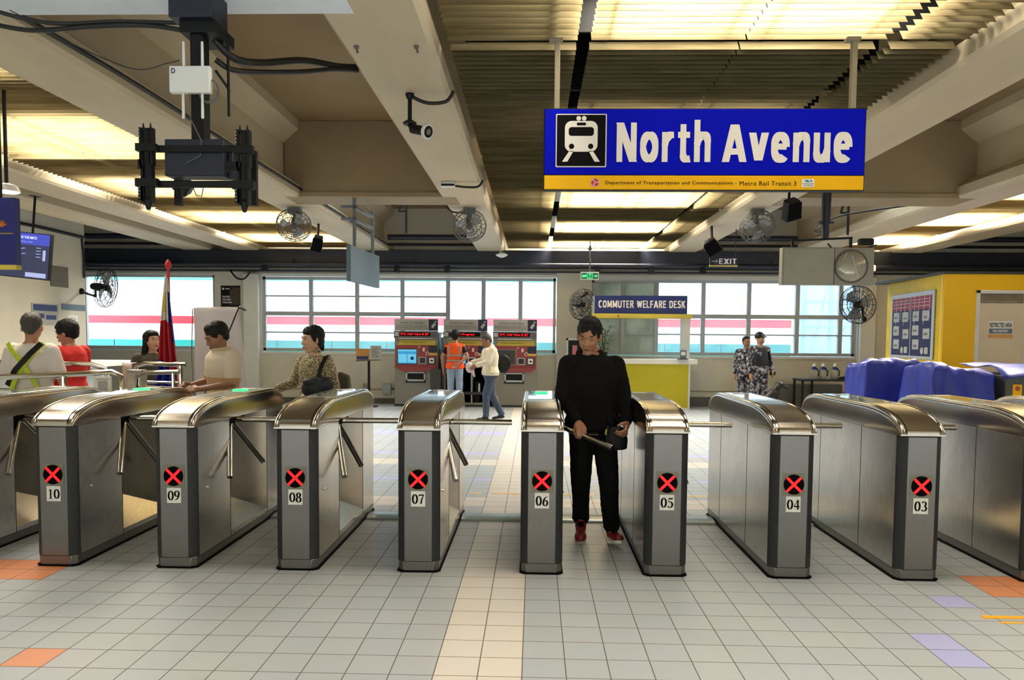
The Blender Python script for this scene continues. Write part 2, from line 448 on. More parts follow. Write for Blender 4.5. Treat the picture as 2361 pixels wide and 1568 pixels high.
def louvre_panel(x0, x1, y0, y1, label, group):
    b = MB(); n = int((y1-y0)/PITCHL)
    for i in range(n):
        y = y0+(i+.5)*PITCHL
        b.add([(x0, y-.030, ZL), (x1, y-.030, ZL), (x1, y+.026, ZL+.075), (x0, y+.026, ZL+.075)], [(0, 1, 2, 3)])
        b.add([(x0, y-.030, ZL), (x1, y-.030, ZL), (x1, y-.020, ZL+.002), (x0, y-.020, ZL+.002)], [(3, 2, 1, 0)])
    o = b.build('louvre_panel', M['louvre'], smooth=0)
    tag(o, label, 'ceiling louvre', group, 'structure')
    for xx in (x0+.12, x1-.12):
        c = MB(); c.bx(xx-.012, xx+.012, y0, y1, ZL+.076, ZL+.10); c.build('carrier_rail', M['black'], o)
seg = [(-2.0, 5.22), (5.28, 8.4), (8.46, 11.75), (11.8, 14.45), (14.5, 16.9)]
posn = ['above the viewer', 'over the middle of the turnstiles', 'beyond the blue sign', 'further back', 'nearest the windows']
for (y0, y1), pn in zip(seg, posn):
    louvre_panel(-.60, .27, y0, y1, 'narrow slatted ceiling panel beside the wide beam, '+pn, 'slatted ceiling panels')
    louvre_panel(.36, 1.38, y0, y1, 'slatted ceiling panel left of the centre seam, '+pn, 'slatted ceiling panels')
    louvre_panel(1.39, 2.30, y0, y1, 'slatted ceiling panel right of the centre seam, '+pn, 'slatted ceiling panels')
    louvre_panel(2.40, 2.84, y0, y1, 'narrow slatted ceiling panel by the right beam, '+pn, 'slatted ceiling panels')
    louvre_panel(-6.0, -5.0, y0, y1, 'slatted ceiling panel in the left bay, outer half, '+pn, 'slatted ceiling panels')
    louvre_panel(-4.99, -3.92, y0, y1, 'slatted ceiling panel in the left bay, inner half, '+pn, 'slatted ceiling panels')
    louvre_panel(6.3, 7.55, y0, y1, 'slatted ceiling panel in the far right bay, '+pn, 'slatted ceiling panels')
# fluorescent battens above the louvres
M['tubeglow'] = mat('fluorescent_tube', '#fff1cf', .4, emit='#ffdf9a', es=3, var=0)
for bi, (x0, x1) in enumerate(LOUVRE_BAYS):
    for (y, ly, pf) in (LAMP_ROWS if bi == 1 else LAMP_ROWS_L):
        xa, xb = (.4, 2.3) if bi == 1 else (x0+.3, x1-.2)
        h = MB(); h.bx(xa, xb, y-.09, y+.09, 3.90, 3.96); h.bx(xa, xa+.02, y-.03, y+.03, 3.96, ZS); h.bx(xb-.02, xb, y-.03, y+.03, 3.96, ZS)
        o = h.build('fluorescent_batten', M['white'])
        tag(o, 'white fluorescent batten hidden above the ceiling slats', 'light fitting', 'fluorescent battens above the slats')

for y in (5.25, 6.45, 7.75, 10.28, 11.60, 12.95, 14.35, 15.5):
    b = MB(); b.bx(-.60, 2.82, y-.01, y+.01, 3.60, 4.40); struct(b.build('light_baffle', M['black']))  # added unseen boards that cut the lamp light into bands
# walls
def wallbox(name, parts, m, **k):
    b = MB()
    for p in parts: b.bx(*p)
    return struct(b.build(name, m, **k))
YW = 17.1
wallbox('wall_back', [(-12.3, -7.32, YW, YW+.2, 0, 1.16), (-12.3, -10.4, YW, YW+.2, 1.16, 3.4), (-7.32, -6.24, YW-.02, YW+.2, 0, 3.0), (-12.3, 12.1, YW, YW+.2, 2.93, 4.6),
    (-6.24, .5, YW, YW+.2, 0, 1.12), (.5, 1.28, YW-.12, YW+.2, 0, 3.0), (1.28, 7.2, YW, YW+.2, 0, 1.10), (7.2, 12.1, YW-.1, YW+.2, 0, 3.0)], M['wall'])
wallbox('trim_1', [(-6.24, .5, YW-.03, YW+.1, 1.12, 1.17), (1.28, 7.2, YW-.03, YW+.1, 1.10, 1.15), (-10.4, -7.32, YW-.03, YW+.15, 1.16, 1.2), (-10.4, -7.32, YW-.02, YW+.15, 2.90, 2.95), (-6.24, .5, YW-.03, YW, 2.88, 2.95), (1.28, 7.2, YW-.03, YW, 2.85, 2.95)], M['wall_w'])
wallbox('baseboard_back', [(-12, -7.3, YW-.02, YW, 0, .2), (-6.24, .38, YW-.02, YW, 0, .12), (1.3, 7.2, YW-.02, YW, 0, .22)], M['wall_dark'])
wallbox('trim_2', [(-6.2, .3, YW-.02, YW, .30, .33), (1.3, 7.2, YW-.02, YW, .34, .36)], mat('dado_rail', '#8f8970', .5))
# white pilaster with pipes left of window 1
wallbox('trim_3', [(-6.62, -6.28, YW-.14, YW-.02, 0, 2.93), (7.22, 7.55, YW-.2, YW-.1, 0, 2.93)], M['wall_w'], bev=.01)
# side walls
wallbox('wall_left', [(-8.85, -8.65, 11.9, 14.3, 0, 3.4), (-8.85, -8.65, -9, 11.9, 0, 1.15), (-8.85, -8.65, -9, 11.9, 2.75, 3.4), (-8.85, -8.65, -9, 8.2, 1.15, 2.75),
                      (-8.85, -8.65, -9, 14.3, 3.4, 4.42), (-12.3, -12.1, -9, 17.1, 0, 4.42)], M['wall'])
wallbox('wall_right', [(11.9, 12.1, -9, 17.1, 0, 4.42)], M['wall'])
wallbox('wall_behind', [(-12.3, 12.1, -9.2, -9, 0, 1.0), (-12.3, 12.1, -9.2, -9, 3.0, 4.42), (-12.3, 12.1, -9.2, -9, 1, 3)], M['wall'])
# booth window in the left wall
b = MB()
for y in (8.25, 9.4, 10.6, 11.85): b.bx(-8.80, -8.68, y-.03, y+.03, 1.15, 2.75)
for z in (1.17, 1.75, 2.73): b.bx(-8.80, -8.68, 8.2, 11.9, z-.02, z+.02)
w = struct(b.build('window_4', M['alu']))
def glassmat(name, tint, rough, strength):
    t = NT(name); tr = t.n('ShaderNodeBsdfTransparent'); g = t.n('ShaderNodeBsdfGlossy'); d = t.n('ShaderNodeBsdfTranslucent')
    tr.inputs[0].default_value = tint+(1,); g.inputs['Roughness'].default_value = rough; d.inputs[0].default_value = (.8, .88, .95, 1)
    m = t.n('ShaderNodeMixShader'); m.inputs[0].default_value = .07; t.l(tr.outputs[0], m.inputs[1]); t.l(g.outputs[0], m.inputs[2])
    m2 = t.n('ShaderNodeMixShader'); m2.inputs[0].default_value = strength; t.l(m.outputs[0], m2.inputs[1]); t.l(d.outputs[0], m2.inputs[2])
    t.l(m2.outputs[0], t.out.inputs[0]); return t.m
M['glass'] = glassmat('window_glass', (.86, .94, .98), .05, .08)
M['frost'] = glassmat('frosted_glass', (.75, .9, .95), .3, .6)
def dirty():
    t = NT('dirty_film'); p = t.pos((1, 1, .5)); nz = t.noise(p, 2.2, 6, .65)
    c = t.ramp(nz, [(.3, S('#8f9588')), (.7, S('#c9cfc4'))])
    d = t.n('ShaderNodeBsdfDiffuse'); tr = t.n('ShaderNodeBsdfTranslucent'); t.l(c, d.inputs[0]); t.l(c, tr.inputs[0])
    m = t.n('ShaderNodeMixShader'); m.inputs[0].default_value = .38; t.l(d.outputs[0], m.inputs[1]); t.l(tr.outputs[0], m.inputs[2])
    t.l(m.outputs[0], t.out.inputs[0]); return t.m
M['dirty'] = dirty()
g = MB(); g.bx(-8.745, -8.735, 8.2, 11.9, 1.15, 2.75); g.build('pane', M['glass'], w)

def window(name, x0, x1, z0, z1, vs, hs, panes):
    b = MB(); y0, y1 = YW+.02, YW+.10
    b.bx(x0, x0+.06, y0, y1, z0, z1); b.bx(x1-.06, x1, y0, y1, z0, z1); b.bx(x0, x1, y0, y1, z0, z0+.07); b.bx(x0, x1, y0, y1, z1-.07, z1)
    for x in vs: b.bx(x-.045, x+.045, y0-.01, y1, z0, z1)
    for (xa, xb, z, h) in hs: b.bx(xa, xb, y0+.01, y1-.01, z-h/2, z+h/2)
    o = struct(b.build(name, M['alu']))
    for (xa, xb, m) in panes:
        p = MB(); p.bx(xa, xb, y0+.035, y0+.045, z0, z1); p.build('pane', M[m], o)
    return o
window('window_1', -6.22, .48, 1.18, 2.88, [-5.11, -4.05, -3.01, -1.97, -1.16, -.32],
       [(-6.2, -1.97, 2.04, .09), (-6.2, -1.97, 2.44, .03), (-6.2, -1.97, 1.61, .03)],
       [(-6.2, -1.97, 'glass'), (-1.97, -1.16, 'frost'), (-1.16, .46, 'glass')])
window('window_2', 1.28, 7.18, 1.16, 2.86, [2.0, 2.75, 3.8, 4.82, 5.9, 6.86],
       [(1.28, 7.18, 2.04, .09), (1.28, 7.18, 1.63, .03), (6.86, 7.18, 2.44, .03)],
       [(1.3, 2.75, 'dirty'), (2.75, 5.9, 'glass'), (5.9, 7.16, 'glass')])
window('window_3', -10.4, -7.32, 1.2, 2.92, [], [], [])

# dark steel beam, ducts and pipes above the windows
b = MB(); b.bx(-12, 12, 16.45, 16.85, 3.12, 3.42); b.bx(-12, 12, 16.9, 17.08, 2.98, 3.14)
tag(b.build('steel_beam', M['bluesteel'], bev=.01), 'dark blue steel beam running above the windows', 'beam', None, 'structure')
for i, (z, y, r, mm, lb) in enumerate([(3.02, 16.6, .035, 'cable_g', 'grey conduit pipe just above the window heads'), (3.09, 16.35, .05, 'bluesteel', 'dark pipe along the underside of the blue steel beam'),
                                 ]):
    b = MB(); b.tube([(-11.9, y, z), (11.9, y, z)], r, 10)
    for k in range(9): b.bx(-10.5+k*2.6-.02, -10.5+k*2.6+.02, y-.02, y+.02, z, z+(.12 if i < 2 else ZS-z))
    tag(b.build('service_pipe', M[mm]), lb, 'pipe', 'pipes along the rear wall')
for x0, x1, nm in ((-3.16, -1.29, 'left coffer'), (3.52, 5.53, 'right coffer'), (-12.05, -7.77, 'space left of the beams'), (8.3, 11.85, 'space right of the beams')):
    for z, r, k in ((3.66, .06, 'thick dark pipe'), (3.50, .03, 'thin black pipe')):
        b = MB(); b.tube([(x0, 16.2, z), (x1, 16.2, z)], r, 10)
        tag(b.build('service_pipe', M['bluesteel' if r > .04 else 'black']), k+' high across the rear of the '+nm, 'pipe', 'pipes in the coffers')
for i, x in enumerate((-5.9, -3.0, -1.9, 1.35, 2.5, 3.6, 6.4)):
    b = MB(); b.bx(x-.05, x+.05, 16.26, 16.44, 2.92, 3.035)
    tag(b.build('pipe_bracket', M['black']), 'small black bracket hanging under the pipes above the windows', 'bracket', 'black brackets under the window pipes')
# ================================================================ turnstiles
def wide_stroke(pts, ws, n=6):
    """2D stroke polygon strip with varying width; returns (verts, quads)"""
    vs = []; fs = []; loop = len(pts) > 8 and math.hypot(pts[0][0]-pts[-1][0], pts[0][1]-pts[-1][1]) < 1e-6
    for i, (x, y) in enumerate(pts):
        x0, y0 = pts[max(i-1, 0)]; x1, y1 = pts[min(i+1, len(pts)-1)]
        if loop and i in (0, len(pts)-1): (x0, y0), (x1, y1) = pts[-2], pts[1]
        d = V((x1-x0, y1-y0)); d.normalize(); nx, ny = -d.y, d.x
        w = ws[i]/2 if isinstance(ws, list) else ws/2
        vs += [(x+nx*w, y+ny*w), (x-nx*w, y-ny*w)]
    for i in range(len(pts)-1): fs.append((2*i, 2*i+1, 2*i+3, 2*i+2))
    return vs, fs
def arc(cx, cy, rx, ry, a0, a1, n=18): return [(cx+rx*math.cos(math.radians(a0+(a1-a0)*i/n)), cy+ry*math.sin(math.radians(a0+(a1-a0)*i/n))) for i in range(n+1)]
def contrast(pts, thick=.19, thin=.07):
    w = []
    for i in range(len(pts)):
        x0, y0 = pts[max(i-1, 0)]; x1, y1 = pts[min(i+1, len(pts)-1)]
        d = V((x1-x0, y1-y0)).normalized(); w.append(thin+(thick-thin)*abs(d.y)**1.3)
    return w
def digit(d):    # serif numerals in a 0..0.62 x 0..1 cell
    st = []
    def s(p, w=None): st.append((p, w if w is not None else contrast(p)))
    if d == '0': s(arc(.31, .5, .22, .46, 0, 360, 28))
    elif d == '1': s([(.33, .02), (.33, .98)], .16); s([(.12, .02), (.54, .02)], .05); s([(.33, .95), (.12, .84)], .05)
    elif d == '3': s(arc(.27, .74, .20, .22, 150, -80)); s(arc(.27, .28, .24, .25, 85, -150)); s([(.10, .16), (.13, .13)], .13)
    elif d == '4': s([(.43, .0), (.43, .99)], .16); s([(.04, .30), (.60, .30)], .13); s([(.05, .30), (.43, .97)], .06)
    elif d == '5': s([(.16, .92), (.56, .92)], .13); s([(.17, .95), (.11, .56)], .05); s(arc(.26, .31, .26, .29, 120, -140)); s([(.07, .12), (.12, .10)], .13)
    elif d == '6': s(arc(.32, .29, .21, .27, 0, 360, 24)); s([(.13, .30), (.15, .55), (.27, .80), (.54, .98)], [.19, .17, .12, .04])
    elif d == '7': s([(.05, .92), (.57, .92)], .13); s([(.55, .92), (.36, .5), (.27, .0)], [.06, .14, .15]); s([(.06, .92), (.04, .74)], .04)
    elif d == '8': s(arc(.31, .74, .17, .22, 0, 360, 22)); s(arc(.31, .26, .22, .24, 0, 360, 22))
    elif d == '9': s(arc(.30, .70, .21, .27, 0, 360, 24)); s([(.49, .69), (.47, .44), (.35, .19), (.08, .02)], [.19, .17, .12, .04])
    elif d == '2': s(arc(.29, .72, .21, .24, 160, -40)); s([(.46, .56), (.08, .06)], .07); s([(.05, .06), (.57, .06)], .13)
    return st
def numerals(txt, m, parent, x0, x1, z0, z1, y, name='numerals'):
    b = MB(); n = len(txt); cw = .62; tot = n*cw+.03*(n-1); k = 0
    for i, ch in enumerate(txt):
        for pts, w in digit(ch):
            vs, fs = wide_stroke(pts, w)
            X = lambda u: x0+(i*(cw+.03)+u)/tot*(x1-x0)
            q = [(X(a), y-.0004*(k % 3), z0+bb*(z1-z0)) for a, bb in vs]; b.add(q, fs); k += 1
    return b.build(name, m, parent, smooth=0)

# bold condensed lettering drawn as strokes: cap height 1, x-height .76; (width, [strokes])
def glyph(ch):
    T = .155; L = .0775
    arch = [(L, .44), (.11, .57), (.18, .66), (.26, .688), (.34, .645), (.3775, .53), (.38, .42), (.38, 0)]
    G = {
     'N': (.56, [[(L, 0), (L, 1)], [(L+.01, 1), (.4725, 0)], [(.4825, 0), (.4825, 1)]]),
     'o': (.50, [arc(.25, .38, .175, .31, 0, 360, 28)]),
     'r': (.33, [[(L, 0), (L, .76)], [(L, .42), (.10, .54), (.15, .63), (.23, .68), (.33, .69)]]),
     't': (.35, [[(.15, .96), (.15, .60), (.15, .24), (.165, .14), (.21, .085), (.28, .07), (.35, .08)], [(0, .69), (.34, .69)]]),
     'h': (.46, [[(L, 0), (L, 1.07)], arch]),
     'A': (.64, [[(.07, 0), (.30, .97)], [(.57, 0), (.34, .97)], [(.16, .27), (.48, .27)]]),
     'v': (.50, [[(.07, .76), (.235, .04)], [(.43, .76), (.265, .04)]]),
     'e': (.50, [arc(.25, .38, .175, .31, 2, 312, 26), [(.09, .40), (.425, .40)]]),
     'n': (.46, [[(L, 0), (L, .76)], arch]),
     'u': (.46, [[(.3825, 0), (.3825, .76)], [(.46-x, .76-y) for x, y in arch]]),
     'C': (.52, [arc(.29, .5, .215, .425, 50, 310, 22)]), 'O': (.60, [arc(.30, .5, .225, .425, 0, 360, 28)]),
     'M': (.70, [[(L, 0), (L, 1)], [(.6225, 0), (.6225, 1)], [(.10, .95), (.35, .12)], [(.60, .95), (.35, .12)]]),
     'U': (.56, [[(L, 1), (L, .60), (L, .34), (.13, .15), (.28, .07), (.43, .15), (.4825, .34), (.4825, .60), (.4825, 1)]]),
     'T': (.50, [[(.25, 0), (.25, 1)], [(0, .925), (.50, .925)]]),
     'E': (.46, [[(L, 0), (L, 1)], [(0, .925), (.45, .925)], [(0, .52), (.42, .52)], [(0, .075), (.46, .075)]]),
     'F': (.44, [[(L, 0), (L, 1)], [(0, .925), (.44, .925)], [(0, .50), (.40, .50)]]),
     'L': (.44, [[(L, 0), (L, 1)], [(0, .075), (.44, .075)]]),
     'R': (.54, [[(L, 0), (L, 1)], [(0, .925), (.28, .925), (.42, .86), (.43, .66), (.30, .53), (0, .52)], [(.27, .5), (.47, 0)]]),
     'D': (.56, [[(L, 0), (L, 1)], [(0, .925), (.26, .925), (.44, .80), (.48, .5), (.44, .20), (.26, .075), (0, .075)]]),
     'W': (.80, [[(.07, 1), (.22, .06)], [(.40, .93), (.24, .06)], [(.40, .93), (.56, .06)], [(.73, 1), (.58, .06)]]),
     'S': (.50, [[(.43, .82), (.34, .92), (.22, .93), (.10, .84), (.09, .68), (.18, .57), (.34, .46), (.42, .33), (.40, .15), (.28, .07), (.15, .08), (.05, .20)]]),
     'K': (.56, [[(L, 0), (L, 1)], [(.11, .44), (.46, 1)], [(.22, .60), (.49, 0)]]),
     'X': (.56, [[(.07, 1), (.49, 0)], [(.49, 1), (.07, 0)]]), 'I': (.16, [[(.08, 0), (.08, 1)]]), ' ': (.26, [])}
    return G[ch]
def crom(P):
    if len(P) < 5 or len(P) > 12: return P
    out = []
    for i in range(len(P)-1):
        p0, p1, p2, p3 = P[max(i-1, 0)], P[i], P[i+1], P[min(i+2, len(P)-1)]
        for k in range(5):
            t = k/5; out.append(tuple(.5*((2*p1[a])+(-p0[a]+p2[a])*t+(2*p0[a]-5*p1[a]+4*p2[a]-p3[a])*t*t+(-p0[a]+3*p1[a]-3*p2[a]+p3[a])*t**3) for a in (0, 1)))
    return out+[P[-1]]
def letters(txt, m, parent, x0, x1, z0, z1, y, sp=.09, w=.155, depth=.003):
    """z0..z1 spans the cap height; each word's letters are thin raised strokes facing -Y"""
    tot = sum(glyph(c)[0] for c in txt)+sp*(len(txt)-1); kx = (x1-x0)/tot; kz = z1-z0; cx = 0; b = MB()
    for c in txt:
        wd_, st = glyph(c)
        for si, pts in enumerate(st):
            q = crom([(p[0]*kx, p[1]*kz) for p in pts]); tw = []
            for i in range(len(q)):
                a_, b_ = q[max(i-1, 0)], q[min(i+1, len(q)-1)]
                d = V((b_[0]-a_[0], b_[1]-a_[1])).normalized(); tw.append(w*(kx*abs(d.y)+kz*.92*abs(d.x)))
            if len(q) == 2 and abs(q[0][1]-q[1][1]) > .3*kz:
                (ax_, ay_), (bx_, by_) = q; L_ = math.hypot(bx_-ax_, by_-ay_); hw = tw[0]/2*L_/abs(by_-ay_)
                if by_ > ay_: hw = -hw
                vs, fs = [(ax_+hw, ay_), (ax_-hw, ay_), (bx_+hw, by_), (bx_-hw, by_)], [(0, 1, 3, 2)]
            else: vs, fs = wide_stroke(q, tw)
            n = len(vs); dy = depth+.0003*si
            F = [(x0+cx*kx+u, y-dy, z0+v) for u, v in vs]; Bk = [(x0+cx*kx+u, y, z0+v) for u, v in vs]
            side = []
            for i in range(0, n-2, 2): side += [(i, i+2, n+i+2, n+i), (i+1, n+i+1, n+i+3, i+3)]
            side += [(0, n, n+1, 1), (n-2, n-1, 2*n-1, 2*n-2)]
            b.add(F+Bk, [tuple(f) for f in fs]+side)
        cx += wd_+sp
    return b.build('lettering', m, parent, smooth=0)
GW = .27; GL = 1.77; HX = GW/2; ZSH = .925; ZT = 1.085; CH = .045
R0, R1 = .57, 1.32
def lid_z(y):
    if y < .58: t = 1-y/.58; return ZSH+.012+(ZT-ZSH-.012)*math.sqrt(max(0, 1-t**2.2))
    if y > 1.38: t = (y-1.38)/(GL-1.38); return ZSH+.012+(ZT-ZSH-.012)*math.sqrt(max(0, 1-t**2.2))
    return ZT
def make_gate():
    t = empty('turnstile_gate', (0, 0, 0), 'x', 'turnstile', 'stainless turnstile cabinets in the row')
    # plinth
    def octo(hx, y0, y1, ch): return [(-hx+ch, y0), (hx-ch, y0), (hx, y0+ch), (hx, y1-ch), (hx-ch, y1), (-hx+ch, y1), (-hx, y1-ch), (-hx, y0+ch)]
    b = MB(); b.prism(octo(HX-.004, .004, GL-.004, .03), .008, .07, 'z'); pl = b.build('plinth', M['steel'], t, bev=.004)
    b = MB(); b.prism(octo(HX+.006, -.004, GL+.004, .03), 0.0005, .010, 'z'); b.build('gasket', M['blackmat'], pl)
    # body walls (left, right with recess, rear)
    b = MB(); z0, z1 = .07, ZSH
    yF, yR = CH, GL-CH
    b.add([(-HX, yF, z0), (-HX, yR, z0), (-HX, yR, z1), (-HX, yF, z1)], [(0, 1, 2, 3)])
    b.add([(-HX+CH, GL, z0), (HX-CH, GL, z0), (HX-CH, GL, z1), (-HX+CH, GL, z1), (HX, yR, z0), (HX, yR, z1), (-HX, yR, z0), (-HX, yR, z1)],
          [(0, 1, 2, 3), (1, 4, 5, 2), (6, 0, 3, 7)])
    # right side pieces
    b.add([(HX, yF, z0), (HX, R0, z0), (HX, R0, z1), (HX, yF, z1)], [(0, 1, 2, 3)])
    b.add([(HX, R1, z0), (HX, yR, z0), (HX, yR, z1), (HX, R1, z1)], [(0, 1, 2, 3)])
    b.add([(HX, R0, z0), (HX, R1, z0), (HX, R1, z0+.035), (HX, R0, z0+.035)], [(0, 1, 2, 3)])
    body = b.build('body', M['flank'], t, smooth=20)
    b = MB(); xi = HX-.17; zo = z0+.035; zi = .40
    A, Bp, Cc = (HX, R0, zo), (xi, R0+.002, zi), (HX, R1, zo)
    b.add([A, Bp, (xi, R0+.002, z1), (HX, R0, z1)], [(0, 1, 2, 3)])           # front wall of the recess
    b.add([Bp, Cc, (HX, R1, z1), (xi, R0+.002, z1)], [(0, 1, 2, 3)])          # slanted back wall
    b.add([A, Cc, Bp], [(0, 1, 2)])                                      # sloping sill
    b.build('recess_liner', M['steel_side'], t, smooth=10)
    # panel seams
    b = MB()
    for y in (R0, R1): b.bx(-HX-.0012, -HX, y-.002, y+.002, z0, z1-.002); b.bx(HX, HX+.0012, y-.0025, y+.0025, z0, z1-.002)
    b.bx(-HX-.001, HX+.001, yF, yR, z0-.003, z0); b.bx(-HX-.001, -HX, yF, yR, ZSH-.003, ZSH+.001); b.bx(HX, HX+.001, yF, yR, ZSH-.003, ZSH+.001)
    b.build('panel_seam', M['rubber'], body)
    b = MB(); b.cap((HX+.001, .19, .50), (HX+.004, .19, .50), .009); b.build('lock', M['chrome'], body)
    # front corner strips
    for s_ in (-1, 1):
        b = MB(); p = [(s_*(HX-CH-.006), -.001), (s_*(HX-CH), -.004), (s_*(HX-.003), CH-.012), (s_*(HX+.0015), CH), (s_*(HX+.0015), CH+.012), (s_*(HX-.002), CH+.012), (s_*(HX-CH), .008)]
        b.prism(p, z0, z1-.004, 'z'); b.build('corner_strip', M['rubber'], t, bev=.003, smooth=60)
    b = MB(); b.bx(-HX+CH, HX-CH, -.004, .01, z0+.002, z1-.006); b.bx(-HX+CH, HX-CH, 0, .012, z1-.006, z1)
    fp = b.build('front_panel', M['steel'], t, bev=.003)
    # lid: cross sections along y
    b = MB(); ny = 40; sec = []
    ys = [GL*(.5-.5*math.cos(PI*i/ny)) for i in range(ny+1)]
    for y in ys:
        zt = lid_z(y); hx = HX+.004; r = min(.034, max(.004, (zt-ZSH)*.6))
        ring = [(-hx, ZSH)]
        for k in range(5):
            a = PI-PI/2*k/4; ring.append((-hx+r+r*math.cos(a), zt-r+r*math.sin(a)))
        for k in range(5):
            a = PI/2-PI/2*k/4; ring.append((hx-r+r*math.cos(a), zt-r+r*math.sin(a)))
        ring.append((hx, ZSH)); sec.append([(x, y-.004 if y == 0 else y, z) for x, z in ring])
    n = len(sec[0]); vs = [p for s_ in sec for p in s_]
    fs = [(i*n+j, i*n+j+1, (i+1)*n+j+1, (i+1)*n+j) for i in range(ny) for j in range(n-1)]
    fs += [tuple(range(n)), tuple(ny*n+j for j in range(n))[::-1]]+[(i*n, (i+1)*n, (i+1)*n+n-1, i*n+n-1) for i in range(ny)]
    b.add(vs, fs); lid = b.build('lid', M['chrome2'], t, smooth=40)
    # brushed band over the top between the rounded edges
    b = MB(); w = HX-.036
    for i in range(ny):
        y, y2 = ys[i], ys[i+1]
        if y2 > .56: break
        b.add([(-w, y-.006, lid_z(y)+.002), (w, y-.006, lid_z(y)+.002), (w, y2-.006, lid_z(y2)+.002), (-w, y2-.006, lid_z(y2)+.002)], [(0, 1, 2, 3)])
    b.bx(-w, w, -.008, -.003, ZSH+.002, ZSH+.02)
    b.build('front_cowl', M['steel_h'], lid, smooth=60)
    # rolled edge tubes along the side arches
    for s_ in (-1, 1):
        b = MB(); x = s_*(HX-.012)
        pts = [(x, y-.004, lid_z(y)-.010) for y in ys[1:-1]]
        b.tube(pts, .0135, 8); b.build('edge_tube', M['chrome'], lid, smooth=80)
    b = MB(); b.bx(-w, w, .57, 1.40, ZT, ZT+.004); b.build('reader_glass', M['topglass'], t, bev=.001)
    b = MB(); b.bx(-.055, .055, 1.26, 1.33, ZT+.004, ZT+.007); b.build('card_slot', M['white'], t, bev=.002)
    # tripod: dark hub and three bars
    hp = V((.085, .70, .905)); ax = V((1, 0, -1)).normalized()
    b = MB(); b.cap(hp-ax*.07, hp+ax*.012, .06, .034, 14); b.bx(HX-.10, HX-.005, R0+.02, R0+.30, .89, .922); hub = b.build('tripod_hub', M['blackmat'], t)
    for k in range(3): b = MB(); 
    # red cross display
    b = MB(); b.bx(-.071, .071, -.0065, -.003, .535, .68); b.build('display_plate', M['plate'], t)
    b = MB(); b.lathe([(.064, 0), (.064, .0035)], (0, -.006, .608), (0, -1, 0), 40); ds = b.build('display_disc', M['ledblack'], t)
    for mm, w_, L, y in (('redxh', .0175, .0445, -.0100), ('redx', .0105, .0425, -.0112)):
        b = MB()
        for s_ in (-1, 1): b.bar((-L*.9*s_, y, .608-L*.9), (L*.9*s_, y, .608+L*.9), .0008, w_, up=V((s_, 0, -1)))
        for s_ in (-1, 1):
            for q in (-1, 1): b.lathe([(w_/2, 0), (w_/2, .0008)], (-L*.9*s_*q, y+.0004, .608-L*.9*q), (0, -1, 0), 14)
        b.build('red_cross' if mm == 'redx' else 'red_cross_rim', M[mm], ds, smooth=0)
    return t, hp, ax
M['chrome2'] = steel('satin_lid', '#aba49a', .17, (1, 30, 30), .05, .01, .05)
M['topglass'] = mat('reader_glass', '#cfe6ea', .06, 0, .02, coat=1)
M['navyglass'] = mat('navy_glass', '#232a44', .2)
M['plate'] = mat('display_backplate', '#7c7a6c', .5, .3, .06)
M['ledblack'] = mat('display_black', '#0a0304', .6, var=0, spec=.05)
def tripod_arms(t, hp, theta=0, L=.50, recs=None):
    ax = V((1, 0, -1)).normalized(); p = V((.5, 0, .5)); q = ax.cross(p)
    for k in range(3):
        a = math.radians(theta+120*k); d = (ax*.70711+p*math.cos(a)+q*math.sin(a)).normalized()
        b = MB(); s = hp+d*.02; b.tube([s, s+d*.05], [.025, .0205], 14); b.tube([s+d*.05, s+d*(L-.02)], .0205, 14); b.tube([s+d*(L-.02), s+d*(L-.015)], .0212, 14)
        b.build('tripod_arm', M['chrome'], t, smooth=50)
proto, HP, AX = make_gate()
ROW0, SPX, FY = 2.447, .796, 4.77
descr = {11: 'stainless turnstile cabinet cut off by the left edge of the picture', 10: 'stainless turnstile with the number plate 10 and red cross, next to the left edge', 9: 'stainless turnstile with the number plate 09 and green lamp on its lid',
         8: 'stainless turnstile with the number plate 08, in front of the woman in the patterned top', 7: 'stainless turnstile with the number plate 07, with its bar across the beige tile strip', 6: 'stainless turnstile with the number plate 06, whose bar the man in black pushes',
         5: 'stainless turnstile with the number plate 05, right of the man in black', 4: 'stainless turnstile with the number plate 04 and plain left flank', 3: 'stainless turnstile with the number plate 03, rightmost complete one',
         2: 'stainless turnstile flank cut off by the right edge of the picture', 1: 'stainless turnstile lid just showing at the far right edge behind the others'}
GX = {}
for n in range(11, 0, -1):
    x = ROW0-(n-3)*SPX; GX[n] = x
    g = proto if n == 11 else copy_tree(proto)
    g.location = (x, FY, 0); g['label'] = descr[n]
GATES = [o for o in COL.objects if o.name.startswith('turnstile_gate')]
for g in GATES:
    n = round((ROW0-g.location.x)/SPX)+3
    tripod_arms(g, HP, 60 if n == 6 else (2 if n % 2 else -3), .53 if n == 6 else .49)
    if n in (10, 9, 6):
        b = MB(); b.bx(-.05, .05, 1.08, 1.16, ZT+.004, ZT+.012); b.build('green_lamp', M['green_e'], g, bev=.003)
    if n <= 10:
        b = MB(); b.bx(-.046, .046, -.0055, -.004, .432, .532); npl = b.build('number_plate', M['paper'], g)
        numerals('%02d' % n, M['ink'], npl, -.040, .041, .449, .512, -.0066)
    if n in (5, ):
        b = MB(); b.bx(-HX+.04, HX-.04, .60, 1.2, ZT+.004, ZT+.0055); b.build('dark_panel', M['navyglass'], g)

